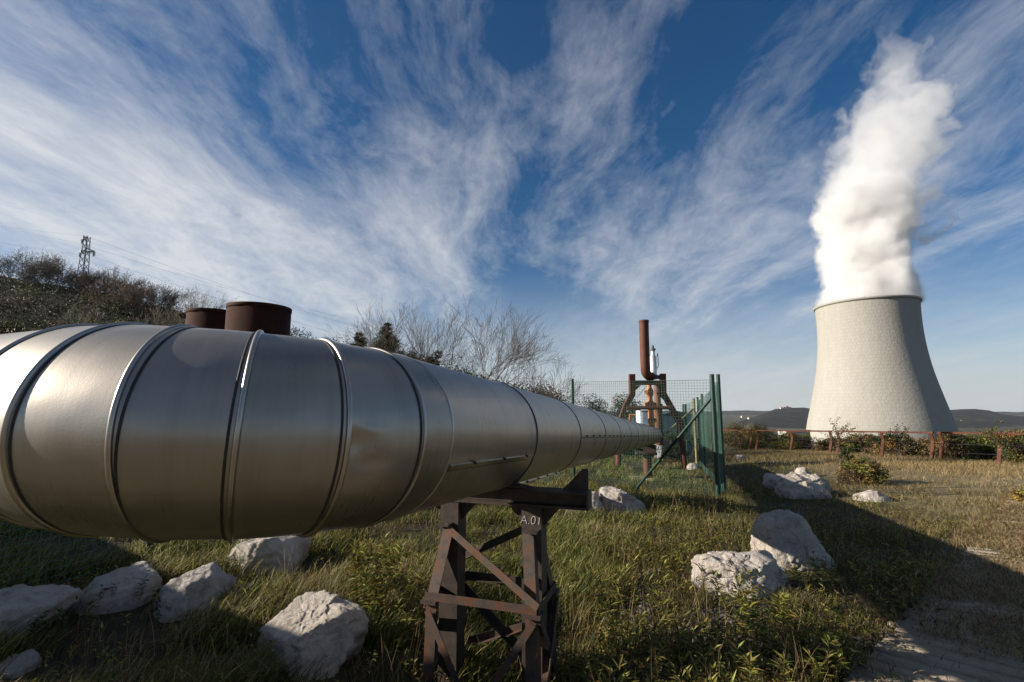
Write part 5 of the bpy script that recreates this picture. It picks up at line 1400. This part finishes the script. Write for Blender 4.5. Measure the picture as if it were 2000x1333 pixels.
# ------------------------------------------------------------------ steam
SB = Vector((tc.x, tc.y, top_z))
plist = [(597, 1699, 90), (560, 1697, 84), (520, 1692, 84), (480, 1690, 84), (440, 1695, 88), (400, 1700, 86), (370, 1706, 84), (330, 1718, 92), (290, 1732, 90), (250, 1740, 88), (210, 1742, 76), (180, 1744, 64), (140, 1746, 50), (100, 1748, 42), (60, 1750, 32), (20, 1764, 30), (-20, 1770, 12)]
def wx(px, py): return at(px, py, TY)
ZS = [wx(1700, q[0]).z - top_z for q in plist]
CXs = [wx(q[1], q[0]).x - SB.x for q in plist]
WXs = [(wx(q[1] + q[2], q[0]).x - wx(q[1] - q[2], q[0]).x) / 2 for q in plist]
ZMAX = ZS[-1]; print('plume', ZMAX, CXs, WXs)
def mat_steam():
    t = NT('steam_vapour'); p = t.pos(); sp_ = t.n('ShaderNodeSeparateXYZ'); t.l(p, sp_.inputs[0])
    h = t.math('DIVIDE', sp_.outputs['Z'], ZMAX, clamp=True)
    def curve(vals, lo, hi):
        fc = t.n('ShaderNodeFloatCurve'); c = fc.mapping.curves[0]
        while len(c.points) < len(vals): c.points.new(.5, .5)
        xs_ = [max(0, z / ZMAX) for z in ZS]
        for pt_, x_, v_ in zip(c.points, xs_, vals): pt_.location = (x_, (v_ - lo) / (hi - lo)); pt_.handle_type = 'AUTO'
        fc.mapping.update(); t.l(h, fc.inputs['Value'])
        return t.math('ADD', t.math('MULTIPLY', fc.outputs[0], hi - lo), lo)
    cx = curve(CXs, min(CXs) - 1, max(CXs) + 1); wv = curve(WXs, 0, max(WXs) + 1)
    # billow displacement
    nz = t.n('ShaderNodeTexNoise'); nz.inputs['Scale'].default_value = .042; nz.inputs['Detail'].default_value = 3; t.l(p, nz.inputs['Vector'])
    wob = t.n('ShaderNodeVectorMath', operation='SUBTRACT'); t.l(nz.outputs['Color'], wob.inputs[0]); wob.inputs[1].default_value = (.5, .5, .5)
    ws = t.n('ShaderNodeSeparateXYZ'); t.l(wob.outputs[0], ws.inputs[0])
    amp = t.math('MULTIPLY', t.math('POWER', h, .6), 26.0)
    dx = t.math('ADD', t.math('SUBTRACT', sp_.outputs['X'], cx), t.math('MULTIPLY', ws.outputs['X'], amp))
    dy = t.math('ADD', sp_.outputs['Y'], t.math('MULTIPLY', ws.outputs['Y'], amp))
    rad = t.math('DIVIDE', t.math('SQRT', t.math('ADD', t.math('MULTIPLY', dx, dx), t.math('MULTIPLY', dy, dy))), wv)
    base = t.math('SUBTRACT', 1.0, rad)
    f1 = t.noise(p, .075, 6, .64, .6)
    def billow(sc, dist):
        vv = t.n('ShaderNodeTexVoronoi', feature='SMOOTH_F1'); vv.inputs['Scale'].default_value = sc; vv.inputs['Smoothness'].default_value = .12
        sh = t.n('ShaderNodeVectorMath', operation='SCALE'); t.l(wob.outputs[0], sh.inputs[0]); sh.inputs['Scale'].default_value = dist
        ad = t.n('ShaderNodeVectorMath', operation='ADD'); t.l(p, ad.inputs[0]); t.l(sh.outputs[0], ad.inputs[1]); t.l(ad.outputs[0], vv.inputs['Vector'])
        return t.math('SUBTRACT', .52, vv.outputs['Distance'])
    bl = t.math('ADD', t.math('MULTIPLY', billow(.055, 30), .75), t.math('MULTIPLY', billow(.19, 14), .44))
    bl = t.math('MULTIPLY', bl, t.math('ADD', t.math('MULTIPLY', t.math('POWER', h, .5), 1.0), .10))
    nm = t.math('MULTIPLY', t.math('SUBTRACT', f1, .5), t.math('ADD', t.math('MULTIPLY', t.math('POWER', h, .7), 2.8), .28))
    e = t.math('ADD', base, t.math('ADD', nm, bl))
    soft = t.n('ShaderNodeMapRange', interpolation_type='SMOOTHSTEP'); t.l(e, soft.inputs['Value']); soft.inputs['From Min'].default_value = .02; soft.inputs['From Max'].default_value = .22
    dens = t.ramp(h, [(0, .34), (.31, .30), (.36, .070), (.6, .048), (.78, .030), (.90, .006), (.96, 0)])
    d1 = t.math('MULTIPLY', soft.outputs[0], dens)
    # curl of vapour off to one side
    cw = wx(1826, 428) - SB
    ddx = t.math('SUBTRACT', sp_.outputs['X'], cw.x); ddz = t.math('SUBTRACT', sp_.outputs['Z'], cw.z)
    rr1 = t.math('SQRT', t.math('ADD', t.math('POWER', t.math('ABSOLUTE', ddx), 2), t.math('ADD', t.math('MULTIPLY', t.math('POWER', t.math('ABSOLUTE', ddz), 2), .55), t.math('MULTIPLY', sp_.outputs['Y'], sp_.outputs['Y']))))
    rg_ = t.math('ABSOLUTE', t.math('SUBTRACT', rr1, 8.0)); rgn = t.math('SUBTRACT', t.math('SUBTRACT', 1.0, t.math('DIVIDE', rg_, 4.5)), t.math('MULTIPLY', t.math('ABSOLUTE', sp_.outputs['Y']), .10))
    f2 = t.noise(p, .11, 5, .62, .9)
    e2 = t.math('ADD', rgn, t.math('MULTIPLY', t.math('SUBTRACT', f2, .56), 4.6))
    s2_ = t.n('ShaderNodeMapRange', interpolation_type='SMOOTHSTEP'); t.l(e2, s2_.inputs['Value']); s2_.inputs['From Min'].default_value = .0; s2_.inputs['From Max'].default_value = .8; s2_.inputs['To Max'].default_value = .16
    # vapour inside the mouth
    d = t.math('MAXIMUM', d1, s2_.outputs[0])
    v = t.n('ShaderNodeVolumePrincipled'); v.inputs['Color'].default_value = (.972, .974, .978, 1); v.inputs['Anisotropy'].default_value = .25; t.l(d, v.inputs['Density'])
    t.l(v.outputs[0], t.out.inputs['Volume'])
    return t.m
steam_m = mat_steam()
steam_m.volume_intersection_method = 'FAST' if hasattr(steam_m, 'volume_intersection_method') else 'FAST'
K = 90; NS2 = 48; Ps = np.zeros((K, NS2, 3))
q2 = np.linspace(0, 2 * np.pi, NS2, endpoint=False)
for i in range(K):
    z = -.6 + (ZMAX + .6) * i / (K - 1); c_ = np.interp(z, ZS, CXs); w_ = np.interp(z, ZS, WXs); hh_ = max(0, z / ZMAX)
    fac = 1.02 + .42 * min(1, hh_ * 2.2)
    ext = 12 * np.exp(-((z - (wx(1826, 428).z - top_z)) / 13) ** 2)
    for j in range(NS2):
        bump_ = .16 * min(1, hh_ * 3) * mn.noise(Vector((math.cos(q2[j]) * 2, math.sin(q2[j]) * 2, z * .07)))
        r_ = w_ * (fac + bump_)
        Ps[i, j] = (c_ + r_ * math.cos(q2[j]) + ext * max(0, math.cos(q2[j])) ** 1.0, r_ * math.sin(q2[j]), z)
V = Ps.reshape(-1, 3).tolist(); idx = np.arange(K * NS2).reshape(K, NS2)
fs = [(int(idx[i, j]), int(idx[i, (j + 1) % NS2]), int(idx[i + 1, (j + 1) % NS2]), int(idx[i + 1, j])) for i in range(K - 1) for j in range(NS2)] + [tuple(int(x) for x in idx[0][::-1]), tuple(int(x) for x in idx[-1])]
me = bpy.data.meshes.new('steam_plume'); me.from_pydata(V, [], fs); me.materials.append(steam_m)
st = bpy.data.objects.new('steam_plume', me); COL.objects.link(st); st.location = SB
tag(st, 'tall white plume of steam billowing out of the cooling tower', 'steam', kind='stuff')

# ------------------------------------------------------------------ thin air that fades the far hills
HAZE = 0.55e-4; hz0 = -330; hz1 = top_z + ZMAX + 25
v_ = [(x, y, z) for x in (-5200, 5200) for y in (-300, 5200) for z in (hz0, hz1)]
hm = bpy.data.meshes.new('haze'); hm.from_pydata(v_, [], [(0, 1, 3, 2), (4, 6, 7, 5), (0, 4, 5, 1), (2, 3, 7, 6), (0, 2, 6, 4), (1, 5, 7, 3)])
t = NT('thin_haze'); v = t.n('ShaderNodeVolumePrincipled'); v.inputs['Color'].default_value = (.86, .92, 1, 1); v.inputs['Density'].default_value = HAZE; v.inputs['Anisotropy'].default_value = .3
t.l(v.outputs[0], t.out.inputs['Volume']); hm.materials.append(t.m)
ho = bpy.data.objects.new('haze', hm); COL.objects.link(ho); tag(ho, 'thin bluish haze over the far hills', 'haze', kind='stuff')
